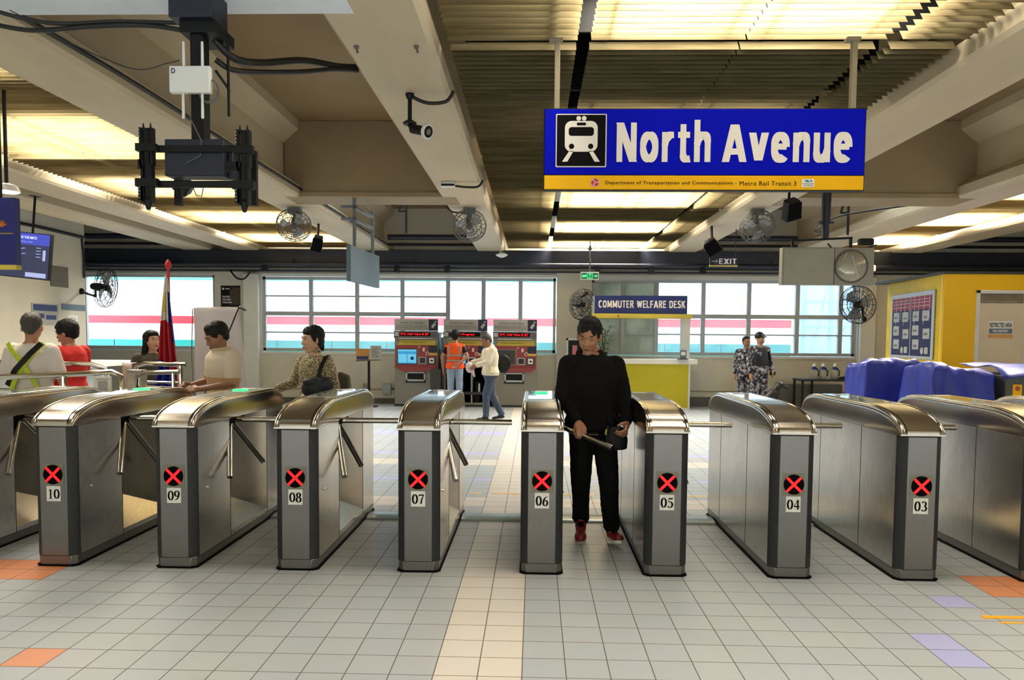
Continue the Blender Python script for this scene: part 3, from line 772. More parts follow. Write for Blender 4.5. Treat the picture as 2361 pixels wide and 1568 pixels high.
# floor thresholds between the cabinets
M['thresh'] = mat('threshold_plastic', '#8fa09e', .25, var=.06, vs=4)
first = None
lb = {9: 'between turnstiles 10 and 09', 8: 'between turnstiles 09 and 08', 7: 'between turnstiles 08 and 07', 6: 'between turnstiles 07 and 06', 5: 'in the man in black\'s lane', 4: 'between turnstiles 05 and 04', 3: 'between turnstiles 04 and 03'}
for n, w in lb.items():
    if first is None:
        b = MB(); pr = [(-.13, .0005)]+[(-.13*math.cos(PI*i/10), .022*math.sin(PI*i/10)+.004) for i in range(11)]+[(.13, .0005)]
        b.prism(pr, -.253, .253, 'x'); o = b.build('floor_threshold', M['thresh']); first = o
    else:
        o = first.copy(); COL.objects.link(o)
    o.location = (GX[n]-SPX/2, 6.27, 0); tag(o, 'low rounded cable cover on the floor '+w, 'cable cover', 'floor cable covers in the lanes')

# ================================================================ hanging blue station sign
def icon_poly(b, pts, y, d=.003): b.prism(pts, y-d, y, 'y')
def rrect(x0, x1, z0, z1, r, n=5):
    out = []
    for cx, cz, a0 in ((x1-r, z1-r, 0), (x0+r, z1-r, 90), (x0+r, z0+r, 180), (x1-r, z0+r, 270)):
        for i in range(n+1):
            a = math.radians(a0+90*i/n); out.append((cx+r*math.cos(a), cz+r*math.sin(a)))
    return out
def station_sign():
    t = empty('station_sign', (0, 5.1, 0), 'large blue and yellow hanging station sign lettered in white, with a train pictogram', 'sign')
    b = MB(); b.bx(.055, 2.155, -.03, .03, 2.607, 3.035); box = b.build('blue_panel', M['blue'], t, bev=.006)
    b = MB(); b.bx(.055, 2.155, -.03, .03, 2.51, 2.603); b.build('yellow_band', M['yellow'], t, bev=.006)
    b = MB(); b.bx(.05, 2.16, -.025, .034, 2.505, 3.04); b.build('frame', M['black'], t, bev=.004)
    for x in (.135, 2.075):
        b = MB(); b.bx(x-.018, x+.018, -.02, .02, 3.04, 3.5); b.bx(x-.055, x+.035, -.03, .03, 3.475, 3.499); b.build('hanger_post', M['hanger'], t, bev=.003)
    y = -.031
    pg = MB(); pg.prism(rrect(.130, .465, 2.655, 3.002, .008), y-.002, y, 'y'); fr = pg.build('pictogram_border', M['letter'], t)
    pg = MB(); pg.prism(rrect(.137, .458, 2.662, 2.995, .004), y-.004, y-.002, 'y'); pg.build('pictogram_panel', M['ink'], t)
    cx = .2975; y2 = y-.004
    tr = MB(); tr.prism(rrect(cx-.108, cx+.108, 2.755, 2.955, .045, 6), y2-.002, y2, 'y')
    tr.lathe([(.0155, 0), (.0155, .002)], (cx-.018, y2, 2.972), (0, -1, 0), 18); tr.lathe([(.0155, 0), (.0155, .002)], (cx+.018, y2, 2.972), (0, -1, 0), 18)
    for s_ in (-1, 1): tr.prism([(cx+s_*.050, 2.760), (cx+s_*.078, 2.760), (cx+s_*.125, 2.690), (cx+s_*.090, 2.690)], y2-.002, y2, 'y')
    tr.build('train_pictogram', M['letter'], t, smooth=0)
    dk = MB(); dk.prism(rrect(cx-.083, cx+.083, 2.858, 2.915, .018), y2-.0035, y2-.002, 'y'); dk.prism(rrect(cx-.03, cx+.03, 2.926, 2.944, .004), y2-.0035, y2-.002, 'y')
    for s_ in (-1, 1): dk.lathe([(.0175, 0), (.0175, .0015)], (cx+s_*.063, y2-.002, 2.790), (0, -1, 0), 18)
    dk.build('pictogram_windows', M['ink'], t, smooth=0)
    letters('North', M['letter'], t, .533, 1.148, 2.690, 2.945, y, .12, .165)
    letters('Avenue', M['letter'], t, 1.232, 2.068, 2.690, 2.940, y, .12, .17)
    text('Department of Transportation and Communications -', M['ink'], t, .462, 1.325, 2.537, 2.566, y, 'small_lettering', .004, .0015, font_sp=1.08)
    text('Metro Rail Transit 3', M['ink'], t, 1.345, 1.715, 2.537, 2.566, y, 'small_lettering', .0, .0015, font_sp=1.08)
    lg = MB(); lg.lathe([(.029, 0), (.029, .0015)], (.393, y, 2.555), (0, -1, 0), 24); lg.build('round_emblem', mat('emblem_silver', '#c8b8b4', .4), t)
    lg = MB()
    for a in (20, 140, 260):
        c, s_ = math.cos(math.radians(a)), math.sin(math.radians(a)); c2, s2 = math.cos(math.radians(a+95)), math.sin(math.radians(a+95))
        lg.prism([(.393+.004*c, 2.555+.004*s_), (.393+.027*c, 2.555+.027*s_), (.393+.027*math.cos(math.radians(a+48)), 2.555+.027*math.sin(math.radians(a+48))), (.393+.027*c2, 2.555+.027*s2)], y-.003, y-.0015, 'y')
    lg.build('emblem_blades', M['redsign'], t, smooth=0)
    lg = MB(); lg.bx(1.752, 1.832, y-.0015, y, 2.528, 2.580); lg.build('small_logo_plate', M['paper'], t)
    lg = MB(); lg.prism([(1.765, 2.574), (1.790, 2.574), (1.805, 2.560), (1.780, 2.560)], y-.003, y-.0015, 'y'); lg.prism([(1.800, 2.574), (1.812, 2.574), (1.822, 2.565), (1.812, 2.562)], y-.003, y-.0015, 'y'); lg.build('small_logo_mark', mat('logo_teal', '#28788c', .5), t, smooth=0)
    text('METROSTAR', M['cable_g'], t, 1.757, 1.827, 2.546, 2.555, y-.0015, 'logo_lettering', .0, .001); text('EXPRESS', M['cable_g'], t, 1.762, 1.822, 2.533, 2.543, y-.0015, 'logo_lettering', .0, .001)
M['hanger'] = mat('painted_hanger', '#8a7f68', .5); M['redsign'] = mat('emblem_red', '#c22a33', .45)
station_sign()

# ================================================================ monitor pole with wifi unit (left foreground)
def monitor_mount():
    t = empty('monitor_mount', (-1.865, 4.2, 0), 'black ceiling pole with an empty double monitor bracket, hung from the overhead cross beam', 'monitor bracket')
    b = MB(); b.bx(-.125, .11, -.10, .12, 3.235, 3.398); b.build('ceiling_box', M['bluesteel'], t, bev=.004)
    b = MB(); b.bx(-.085, .115, -.06, .20, 3.17, 3.235); b.build('mount_plate', M['black'], t, bev=.003)
    b = MB(); b.bx(-.037, .037, -.04, .04, 2.55, 3.17); b.build('pole', M['black'], t, bev=.004)
    b = MB(); b.bx(-.175, .155, -.07, .05, 2.395, 2.595); b.bx(.155, .185, -.02, .10, 2.39, 2.57); b.build('centre_box', M['bluesteel'], t, bev=.006)
    for z in (2.345, 2.535):
        for y in (-.09,):
            b = MB(); b.bx(-.27, .30, y-.012, y+.012, z-.018, z+.018); b.build('cross_rail', M['black'], t, bev=.003)
    b = MB(); b.bx(.17, .30, -.10, -.085, 2.415, 2.465); b.build('side_rail', M['black'], t)
    for x, z in ((-.245, 0), (.285, -.012)):
        b = MB(); y = -.115
        for s_ in (-1, 1): b.bx(x+s_*.03-.006, x+s_*.03+.006, y-.02, y+.02, 2.44+z, 2.64+z); b.bx(x+s_*.024-.006, x+s_*.024+.006, y-.02, y+.02, 2.24+z, 2.44+z); b.cap((x+s_*.02, y, 2.63+z), (x+s_*.02, y, 2.665+z), .008, .003)
        b.bx(x-.012, x+.012, y-.01, y+.02, 2.24+z, 2.64+z); b.bx(x-.055, x+.055, y-.025, y+.01, 2.515+z, 2.555+z); b.bx(x-.06, x+.06, y-.025, y+.01, 2.325+z, 2.368+z)
        b.bx(x-.045, x-.015, y-.02, y+.0, 2.25+z, 2.33+z); b.bx(x-.045, x-.015, y-.02, y+.0, 2.42+z, 2.47+z)
        b.cap((x, y, 2.25+z), (x, y, 2.215+z), .024, .014, 10)
        o = b.build('vesa_arm', M['black'], t)
        d = MB()
        for k in range(4): d.bx(x-.038, x-.032, y-.0215, y-.0195, 2.57+z+k*.018, 2.576+z+k*.018); d.bx(x-.041, x-.035, y-.0215, y-.0195, 2.262+z+k*.018, 2.268+z+k*.018)
        d.build('rivet', M['alu'], o)
    # rear pair of arms
    for x in (-.2, .24):
        b = MB(); b.bx(x-.02, x+.02, .13, .16, 2.27, 2.58); b.build('vesa_arm', M['black'], t)
    b = MB()
    for k in range(4):
        b.tube([(.07+.055*math.cos(a/10*2*PI)+k*.004, -.06-.003*k, 2.86+.055*math.sin(a/10*2*PI)*1.15-k*.004) for a in range(11)], .003, 6)
    b.tube([(.04, -.06, 2.9), (-.03, -.07, 2.84), (-.02, -.08, 2.7), (.04, -.085, 2.58), (.035, -.09, 2.50), (-.04, -.095, 2.46)], .0028, 6)
    b.tube([(-.02, -.06, 2.33), (0, -.07, 2.29), (.03, -.07, 2.285), (.035, -.06, 2.33)], .003, 6)
    tag(b.build('cable_coil', M['cable_g'], loc=(-1.865, 4.2, 0)), 'coil of thin grey cable hanging on the black pole below the white wifi unit', 'cable')
    r = empty('wifi_access_point', (-1.885, 4.13, 2.91), 'white wifi access point with four antennas strapped to the black pole', 'wifi unit')
    b = MB(); b.bx(-.113, .113, -.02, .02, -.072, .072); b.build('housing', M['white'], r, bev=.008)
    for x, z0, z1 in ((-.038, .07, .20), (.065, .07, .20), (-.044, -.20, -.07), (.062, -.20, -.07)):
        b = MB(); b.cap((x, .0, z0), (x, .0, z1), .008, .007, 10); b.build('antenna', M['white'], r)
    text('D', M['navy'], r, -.098, -.076, .03, .058, -.0205, 'lettering', .02, .001)
    b = MB(); b.tube([(0, 0, 3.22), (0, 0, 2.77)], .0085, 8)
    tag(b.build('hanging_rod', M['black'], loc=(-1.755, 4.32, 0)), 'thin black rod hanging beside the monitor pole', 'rod')
    b = MB(); b.bx(-.055, .055, -.06, .06, -.05, .05)
    b.m = Matrix.Identity(4)
    o = b.build('ceiling_speaker', M['black'], bev=.01); o.location = (-2.62, 5.6, 2.63); o.rotation_euler = (.5, .6, .3)
    tag(o, 'black box speaker hanging behind the lower left of the monitor bracket', 'speaker')
    c = MB(); c.bar((0, 0, .05), (0, .02, .3), .02, .02); c.build('bracket', M['black'], o)
monitor_mount()
# black cable runs
def cable(pts, r, label, name='cable', m='cable', cat='cable', group=None, n=7):
    P = [V(p) for p in pts]; out = []
    for i in range(len(P)-1):      # catmull-rom
        p0, p1, p2, p3 = P[max(i-1, 0)], P[i], P[i+1], P[min(i+2, len(P)-1)]
        for k in range(6):
            t = k/6; out.append(.5*((2*p1)+(-p0+p2)*t+(2*p0-5*p1+4*p2-p3)*t*t+(-p0+3*p1-3*p2+p3)*t**3))
    out.append(P[-1]); b = MB(); b.tube(out, r, n)
    return tag(b.build(name, M[m], smooth=80), label, cat, group)
cable([(-3.15, 4.25, 3.36), (-2.8, 4.33, 3.30), (-2.4, 4.34, 3.31), (-1.95, 4.32, 3.29)], .012, 'upper black cable crossing to the monitor pole from the left beam')
cable([(-3.16, 4.4, 3.32), (-2.9, 4.36, 3.27), (-2.5, 4.34, 3.285), (-2.2, 4.34, 3.285), (-1.95, 4.33, 3.24)], .014, 'lower black cable sagging to the monitor pole from the left beam')
cable([(-1.82, 4.27, 3.19), (-1.74, 4.36, 3.11), (-1.66, 4.6, 3.17), (-1.52, 4.95, 3.31), (-1.38, 5.25, 3.38), (-1.285, 5.5, 3.46)], .022, 'thick black cable bundle swinging from the pole to the wide beam')
cable([(-1.82, 4.3, 3.08), (-1.75, 4.36, 3.045), (-1.66, 4.56, 3.10), (-1.52, 4.9, 3.22), (-1.38, 5.2, 3.34), (-1.285, 5.46, 3.42)], .016, 'second black cable from the pole to the wide beam, below the thick one')
cable([(-1.82, 4.3, 3.02), (-1.76, 4.32, 2.93), (-1.755, 4.33, 2.91)], .008, 'short thin black cable looping from the pole to the hanging rod')
cable([(-3.165, 2.0, 3.45), (-3.165, 3.0, 3.47), (-3.165, 4.3, 3.46), (-3.165, 6, 3.50), (-3.16, 8.5, 3.49), (-3.165, 10.1, 3.5), (-3.165, 13, 3.5), (-3.165, 16.4, 3.5)], .017, 'long black cable clipped along the coffer side of the left beam')
cable([(-3.0, 4.3, 3.36), (-2.75, 4.5, 3.24), (-2.4, 4.5, 3.1), (-2.1, 4.3, 3.06), (-1.98, 4.2, 3.04)], .003, 'very thin wire drooping from the left beam to the wifi unit')
cable([(-8.64, 12.0, 3.36), (-8.63, 13.0, 3.38), (-8.63, 14.28, 3.37)], .03, 'thick black cable along the top of the left side wall')
cable([(-8.63, 14.2, 3.35), (-8.62, 14.22, 3.0), (-8.62, 14.22, 2.6)], .02, 'black cable dropping down the left wall corner to the wall fan')
cable([(-.98, 5.9, 3.385), (-.85, 5.9, 3.33), (-.70, 5.9, 3.34), (-.64, 5.9, 3.42)], .014, 'short black cable from the bullet camera over the beam edge')
cable([(-1.02, 9.2, 3.36), (-.85, 9.2, 3.34), (-.70, 9.2, 3.345), (-.64, 9.2, 3.42)], .014, 'short black conduit from the grey junction box to the beam edge')
cable([(-1.0, 11.0, 3.33), (-1.2, 11.0, 3.34), (-1.3, 11.0, 3.42)], .012, 'short black cable from the beam fan over the left edge of the beam')
cable([(5.5, 11.2, 3.5), (4.6, 11.6, 3.40), (3.8, 10.4, 3.0), (3.62, 9.55, 2.86)], .014, 'black cable drooping across the right coffer to the clock board pole')
cable([(3.62, 9.5, 2.72), (3.75, 9.48, 2.60), (3.95, 9.47, 2.62), (4.2, 9.46, 2.70)], .010, 'black cable loop on top of the clock board')
cable([(-6.9, 16.9, 3.02), (-6.7, 16.8, 2.82), (-6.5, 16.75, 2.80), (-6.35, 16.8, 3.0)], .02, 'dark cable loop above the white pilaster on the rear wall')
# bullet camera
def bullet_cam():
    t = empty('security_camera', (-.98, 5.9, 3.4), 'black bullet security camera with a pale lens ring hung under the wide beam', 'security camera')
    b = MB(); b.cap((0, 0, -.012), (0, 0, -.02), .035, .03, 14); b.build('base', M['black'], t)
    b = MB(); b.tube([(0, 0, -.02), (0, 0, -.20)], .016, 10); b.build('stem', M['black'], t)
    b = MB(); b.lathe([(.05, 0), (.055, .012), (.03, .03)], (0, 0, -.235), (0, 0, 1), 16); b.cap((0, 0, -.24), (.03, -.01, -.28), .018); b.build('joint', M['black'], t)
    d = V((.80, -.55, -.28)).normalized(); p = V((.02, -.01, -.27))
    b = MB(); b.tube([p, p+d*.14], .036, 18); b.build('barrel', M['black'], t, bev=.004)
    b = MB(); b.lathe([(.045, 0), (.056, .012), (.056, .035), (.048, .036)], p+d*.14, d, 24); h = b.build('lens_ring', M['white'], t)
    b = MB(); b.lathe([(.044, .034), (.044, .039)], p+d*.14, d, 24); b.build('lens_glass', M['black'], h)
    b = MB(); b.lathe([(.024, .038), (.020, .043)], p+d*.14, d, 20); b.build('lens', M['plate'], h)
bullet_cam()
b = MB(); b.bx(-.085, .085, -.05, .05, -.06, -.002); j = b.build('junction_box', M['white'], bev=.006, loc=(-1.06, 9.2, 3.4)); tag(j, 'small pale junction box with a dark lid under the wide beam', 'junction box')
b = MB(); b.bx(-.08, .08, -.056, -.05, -.055, -.03); b.build('dark_lid', M['black'], j)
b = MB(); b.lathe([(.07, 0), (.07, -.02), (.12, -.03), (.11, -.055), (.03, -.09)], (0, 0, 0), (0, 0, 1), 18); b.tube([(-.02, .02, 0), (-.02, .02, .2)], .012)
tag(b.build('dome_camera', M['white'], loc=(-.66, 15.0, 3.2)), 'small white dome camera at the far end of the wide beam', 'security camera')
b = MB(); b.bx(-.008, .008, -.008, .008, -.03, .0)
for i, (x, y, s_) in enumerate(((-1.17, 4.95, 'left'), (-.78, 4.95, 'right'))):
    b = MB(); b.cap((0, 0, -.003), (0, 0, -.01), .018, .01, 10); b.bar((0, 0, -.01), (.01, -.005, -.045), .01, .01); b.bar((-.015, 0, -.012), (.015, 0, -.012), .01, .008)
    tag(b.build('ceiling_bolt', M['cable_g'], loc=(x, y, ZB-.001)), 'rusty hook bolt in the wide beam, %s one of two' % s_, 'bolt', 'hook bolts in the wide beam')
# ================================================================ outside
def outside():
    b = MB(); b.bx(-30, 30, 17.4, 60, -1.2, -1.0); struct(b.build('trim_4', mat('track_ballast', '#77736b', .9)))
    t = empty('train', (0, 20.3, 0), 'white train carriage with a red stripe and teal skirt standing outside the windows', 'train')
    x0, x1 = -28, 6.9
    pr = [(0, .55), (0, 3.1), (.25, 3.55), (.9, 3.75), (2.0, 3.75), (2.6, 3.5), (2.8, 3.1), (2.8, .55)]
    b = MB(); b.prism([(y, z) for y, z in pr], x0, x1, 'x'); b.build('carriage_body', mat('train_white', '#eef2f6', .35, var=.01), t, bev=.05, seg=3)
    b = MB(); b.bx(x0, x1-.05, -.006, 0, 1.84, 2.05); b.build('red_stripe', mat('train_red', '#e0303f', .4, var=.03), t)
    b = MB(); b.bx(x0, x1-.05, -.006, 0, 1.02, 1.40); b.build('teal_skirt', mat('train_teal', '#0f8f88', .4, var=.03), t)
    b = MB(); b.bx(x0, x1-.05, -.006, 0, 3.02, 3.12); b.build('teal_cornice', mat('train_teal_light', '#5fc3bb', .4, var=.03), t)
    b = MB()
    for x in [x0+1.5*i for i in range(23)]: b.bx(x-.01, x+.01, -.009, -.006, 1.02, 1.40)
    b.build('skirt_joint', M['black'], t)
    b = MB(); b.bx(x0, x1, .2, 2.6, -1.0, .55); b.build('undercarriage', M['black'], t)
    # blue structure to the right of the train
    t = empty('scaffold_tower', (7.6, 21.5, -1), 'pale blue steel lattice structure outside the right end of the windows', 'steel structure')
    m = mat('pale_blue_steel', '#8ea9c4', .5, var=.08)
    for i in range(5):
        b = MB(); b.bx(i*.75-.05, i*.75+.05, -.05, .05, 0, 6); b.build('upright', m, t)
    for z in (1.2, 2.1, 2.9, 3.6, 4.5):
        b = MB(); b.bx(0, 3, -.04, .04, z-.04, z+.04); b.build('crossbar', m, t)
    for i in range(4):
        b = MB(); b.bar((i*.75, 0, 1.2), (i*.75+.75, 0, 4.5), .04, .04); b.build('brace', m, t)
    b = MB(); b.bx(6.9, 30, 24.5, 25, -1, 6); tag(b.build('building', mat('hazy_blue_wall', '#9db4cc', .7, var=.1, vs=1.2)), 'hazy blue building wall outside, beyond the lattice structure', 'building')
outside()

# ================================================================ fans
def fan(loc, d, R, label, mount='wall', arm=None, col='black', group='wall fans'):
    """oscillating fan: d is the direction the cage faces"""
    t = empty('fan', loc, label, 'fan', group); d = V(d).normalized(); m = M[col]
    x = d.orthogonal().normalized(); y = d.cross(x); Z = V((0, 0, 1))
    b = MB()
    def circ(r, h, n=28): return [d*h+(x*math.cos(2*PI*i/n)+y*math.sin(2*PI*i/n))*r for i in range(n)]
    for r, h in ((R, 0), (R*.97, .05), (R*.97, -.05), (R*.72, .085), (R*.72, -.07), (R*.42, .10), (R*.25, .105), (R*.3, -.08)): b.tube(circ(r, h), .0062, 5, closed=True)
    for i in range(20):
        a = 2*PI*i/20; q = x*math.cos(a)+y*math.sin(a)
        b.tube([q*R*.15+d*.105, q*R*.6+d*.095, q*R*.9+d*.065, q*R, q*R*.9-d*.058, q*R*.5-d*.078, q*R*.25-d*.08], .0042, 4)
    b.build('cage', m, t)
    b = MB()
    for k in range(3):
        a0 = 2*PI*k/3+.4; vs = []; n = 7
        for i in range(n):
            a = a0+i*.17; q = x*math.cos(a)+y*math.sin(a)
            vs += [q*R*.16+d*(.02-.008*i), q*R*(.80-.02*abs(i-3))+d*(.035-.011*i)]
        b.add(vs, [(2*i, 2*i+1, 2*i+3, 2*i+2) for i in range(n-1)])
    b.build('blades', M['grey'] if col == 'black' else M['alu'], t)
    b = MB(); b.lathe([(R*.17, -.01), (R*.17, .05), (R*.08, .07)], (0, 0, 0), d, 18); b.build('hub', m, t)
    b = MB(); b.cap(-d*.10, -d*.22, R*.22, R*.18, 14); b.build('motor', m, t)
    if arm: b = MB(); b.tube([-d*.19, -d*.19+V((0, 0, arm[3])) if len(arm) > 3 else -d*.19, V(arm[:3])], .022, 8); b.cap(V(arm[:3]), V(arm[:3])+V((0, 0, .02)), .05, .05, 12); b.build('bracket', m, t)
    return t
fan((-7.90, 13.7, 2.38), (.99, .08, -.12), .36, 'black wall fan sticking out from the end of the left side wall', arm=(-.73, .45, -.05, -.18))
fan((1.03, 16.3, 2.25), (.62, -.75, -.1), .34, 'black wall fan beside the green exit light, above the man in black', arm=(.12, .66, .25, .1))
fan((6.90, 16.35, 2.29), (-.72, -.47, -.1), .41, 'black wall fan at the right end of the windows, below the clock board', arm=(.38, .52, -.30, -.2))
def ceiling_fan(x, y, label, R=.25):
    t = fan((x, y, 3.14), (.1, -.8, -.65), R, label, col='cable_g', group='fans under the ceiling beams')
    b = MB(); b.bx(-.09, .09, -.02, .10, .17, .259); b.bar((0, .05, .18), (0, .12, .05), .06, .05); b.build('ceiling_bracket', M['grey'], t, bev=.004)
ceiling_fan(-.96, 11.0, 'grey wire fan under the wide beam in the middle')
ceiling_fan(-3.53, 11.0, 'grey wire fan under the left beam above the flag side')
ceiling_fan(3.19, 11.0, 'grey wire fan under the right beam, beneath the blue sign')

def spot(loc, rot, label, sz=(.12, .16, .26)):
    b = MB(); a, c, h = sz; b.prism([(-a, -h/2), (a, -h/2), (a*.7, h/2), (-a*.7, h/2)], -c/2, c/2, 'y')
    o = b.build('loudspeaker', M['black'], bev=.01, loc=loc); o.rotation_euler = rot; tag(o, label, 'speaker', 'black ceiling loudspeakers')
    b = MB(); b.bx(-a*.85, a*.85, -c/2-.006, -c/2, -h*.42, h*.40); b.build('grille', M['blackmat'], o)
    top = o.matrix_basis.inverted() @ V((loc[0], loc[1]+.08, ZB-.002))
    b = MB(); b.bar((0, c/2, 0), top, .03, .03); b.build('bracket', M['black'], o)
spot((-3.62, 12.5, 3.06), (.45, .2, .3), 'black loudspeaker under the left beam, right of the fan', (.10, .15, .26))
spot((2.92, 12.6, 3.05), (.5, -.5, -.4), 'black loudspeaker under the right beam, between the sign and the exit board', (.13, .15, .26))
spot((3.0, 9.0, 3.05), (.5, -.3, .2), 'black loudspeaker just below the right end of the blue sign', (.10, .13, .24))

# ================================================================ blank grey-blue hanging board
def blank_sign():
    t = empty('blank_sign_board', (-2.43, 10.7, 0), 'blank blue-grey hanging board seen nearly edge on, hung from the cross beam', 'sign')
    b = MB(); b.bx(-.03, .03, -.72, .72, 2.26, 2.74); b.build('board', M['bluegrey'], t, bev=.004)
    for y in (-.45, .45):
        b = MB(); b.bx(-.02, .02, y-.02, y+.02, 2.74, ZB); b.build('post', M['grey'], t)
    for z in (3.28, 3.12):
        b = MB(); b.bx(-.18, .02, -.47, -.43, z-.02, z+.02); b.bx(-.02, .02, -.45, .45, z-.02, z+.02); b.build('stay', M['grey'], t)
    t.rotation_euler = (0, 0, -.06)
blank_sign()
# triangular brackets on the rear cross beam
for i, (x, y) in enumerate(((-2.1, 12.3), (5.0, 12.3))):
    b = MB(); b.bar((0, 0, .3), (0, .0, -.45), .03, .03); b.bar((0, 0, .3), (-.12, 0, -.1), .03, .03); b.bar((-.12, 0, -.1), (0, 0, -.1), .03, .03); b.bar((-.0, 0, .28), (0, 0, .75), .03, .03)
    tag(b.build('pipe_hanger', M['black'], loc=(x, y, 3.66)), 'black triangular hanger in the %s coffer beyond the cross beam' % ('left' if i == 0 else 'right'), 'bracket', 'triangular hangers')

# ================================================================ exit signs
def exit_sign():
    t = empty('exit_sign', (3.21, 13.0, 0), 'dark blue hanging board reading EXIT with an arrow', 'sign')
    b = MB(); b.bx(-.235, .235, -.02, .02, 2.785, 2.915); b.build('board', M['navy_d'], t)
    b = MB(); b.bx(-.235, .235, -.022, .02, 2.765, 2.785); b.build('gold_edge', M['yellow_f'], t)
    letters('EXIT', M['letter'], t, -.08, .215, 2.805, 2.895, -.021, .12, .15)
    b = MB(); b.bx(-.205, -.11, -.024, -.021, 2.846, 2.856); b.bar((-.145, -.0225, 2.89), (-.10, -.0225, 2.85), .003, .012, up=V((0, 1, 0))); b.bar((-.145, -.0225, 2.812), (-.10, -.0225, 2.852), .003, .012, up=V((0, 1, 0)))
    b.build('arrow', M['letter'], t)
    for x in (-.21, .2):
        b = MB(); b.tube([(x, 0, 2.915), (x, 0, ZB+.5)], .007, 6); b.build('hanging_rod', M['black'], t)
M['navy_d'] = mat('navy_board', '#101a38', .4)
exit_sign()
def green_exit():
    t = empty('emergency_exit_light', (1.12, 15.5, 0), 'small green lit emergency exit light with a running figure and arrow', 'exit light')
    b = MB(); b.bx(-.185, .185, -.02, .02, 2.715, 2.875); b.build('housing', M['white'], t, bev=.004)
    b = MB(); b.bx(-.165, .165, -.024, -.02, 2.735, 2.855); p = b.build('green_panel', M['gpanel'], t)
    text('EXIT', M['greenlit'], t, -.15, -.065, 2.775, 2.815, -.0245, 'lettering', .02)
    b = MB(); b.bx(-.05, .05, -.026, -.024, 2.745, 2.75); b.bx(-.055, -.05, -.026, -.024, 2.745, 2.85); b.bx(.05, .055, -.026, -.024, 2.745, 2.85); b.bx(-.05, .05, -.026, -.024, 2.845, 2.85)
    b.lathe([(.012, 0), (.012, .002)], (.008, -.024, 2.832), (0, -1, 0), 12)
    for q in (((0, 2.82), (-.012, 2.785), .02), ((-.012, 2.785), (.02, 2.77), .013), ((.02, 2.77), (.015, 2.75), .011), ((-.012, 2.785), (-.03, 2.755), .012), ((0, 2.815), (.03, 2.80), .009), ((-.002, 2.815), (-.035, 2.81), .009)):
        b.bar((q[0][0], -.0245, q[0][1]), (q[1][0], -.0245, q[1][1]), .002, q[2], up=V((0, 1, 0)))
    b.bx(.085, .125, -.026, -.024, 2.79, 2.80); b.prism([(.12, 2.775), (.12, 2.815), (.15, 2.795)], -.026, -.024, 'y'); b.build('running_figure', M['greenlit'], t)
    b = MB(); b.tube([(.0, .0, 2.875), (-.005, 0, 3.0), (.012, 0, 3.1), (-.01, 0, 3.2), (0, 0, 3.30), (0, 0, ZL)], .012, 7); b.cap((0, 0, 3.36), (0, 0, 3.40), .05, .03); b.build('supply_cable', M['cable_g'], t)
M['gpanel'] = mat('exit_green', '#0c6b3c', .4, emit='#0a7a40', es=.35, var=0); M['greenlit'] = mat('exit_green_lit', '#8fffc0', .4, emit='#70ffb0', es=1.3, var=0)
green_exit()

# ================================================================ clock / information board
def clock_board():
    t = empty('information_board', (3.62, 9.5, 0), 'blank grey information board with a round clear clock cover, on a ceiling pole', 'information board')
    cm = mat('board_grey', '#8b877c', .35, .3, .07, vs=3)
    b = MB(); b.bx(-.57, .55, -.06, .06, 2.205, 2.665); b.build('casing', cm, t, bev=.006)
    b = MB(); b.bx(-.55, .06, -.066, -.06, 2.225, 2.645); b.build('panel', mat('acrylic_panel', '#9a968a', .15, .1, .08, vs=3), t)
    b = MB(); b.bx(.063, .069, -.064, -.058, 2.21, 2.66); b.build('divider', M['black'], t)
    b = MB(); b.tube([(.27+.20*math.cos(2*PI*i/40), -.07, 2.435+.20*math.sin(2*PI*i/40)) for i in range(40)], .008, 8, closed=True); r = b.build('clock_ring', M['cable_g'], t)
    b = MB(); b.lathe([(.19, 0), (.185, .012), (.12, .03), (.03, .036)], (.27, -.066, 2.435), (0, -1, 0), 36); b.build('clock_cover', mat('clear_cover', '#a39c8f', .12, .2, .05), t, smooth=60)
    b = MB(); b.bar((.15, -.104, 2.5), (.2, -.112, 2.6), .003, .004); b.bar((.34, -.105, 2.3), (.26, -.11, 2.56), .003, .006); b.build('cover_crease', M['white'], r)
    b = MB(); b.tube([(-.03, 0, 2.95), (-.03, 0, ZB)], .055, 16); b.tube([(-.03, 0, 2.78), (-.03, 0, 2.95)], .045, 16); b.bx(-.12, .06, -.03, .03, 2.96, 2.99); b.build('pole', M['bluesteel'], t)
    b = MB(); b.bar((-.45, 0, 2.75), (.3, 0, 2.79), .025, .025); b.bar((-.43, 0, 2.665), (-.43, 0, 2.76), .03, .03); b.bar((.28, 0, 2.665), (.28, 0, 2.80), .03, .03); b.build('cross_arm', M['black'], t)
    b = MB(); b.bx(.38, .55, -.05, .05, 2.70, 2.78); b.build('power_box', M['black'], t, bev=.01)
clock_board()

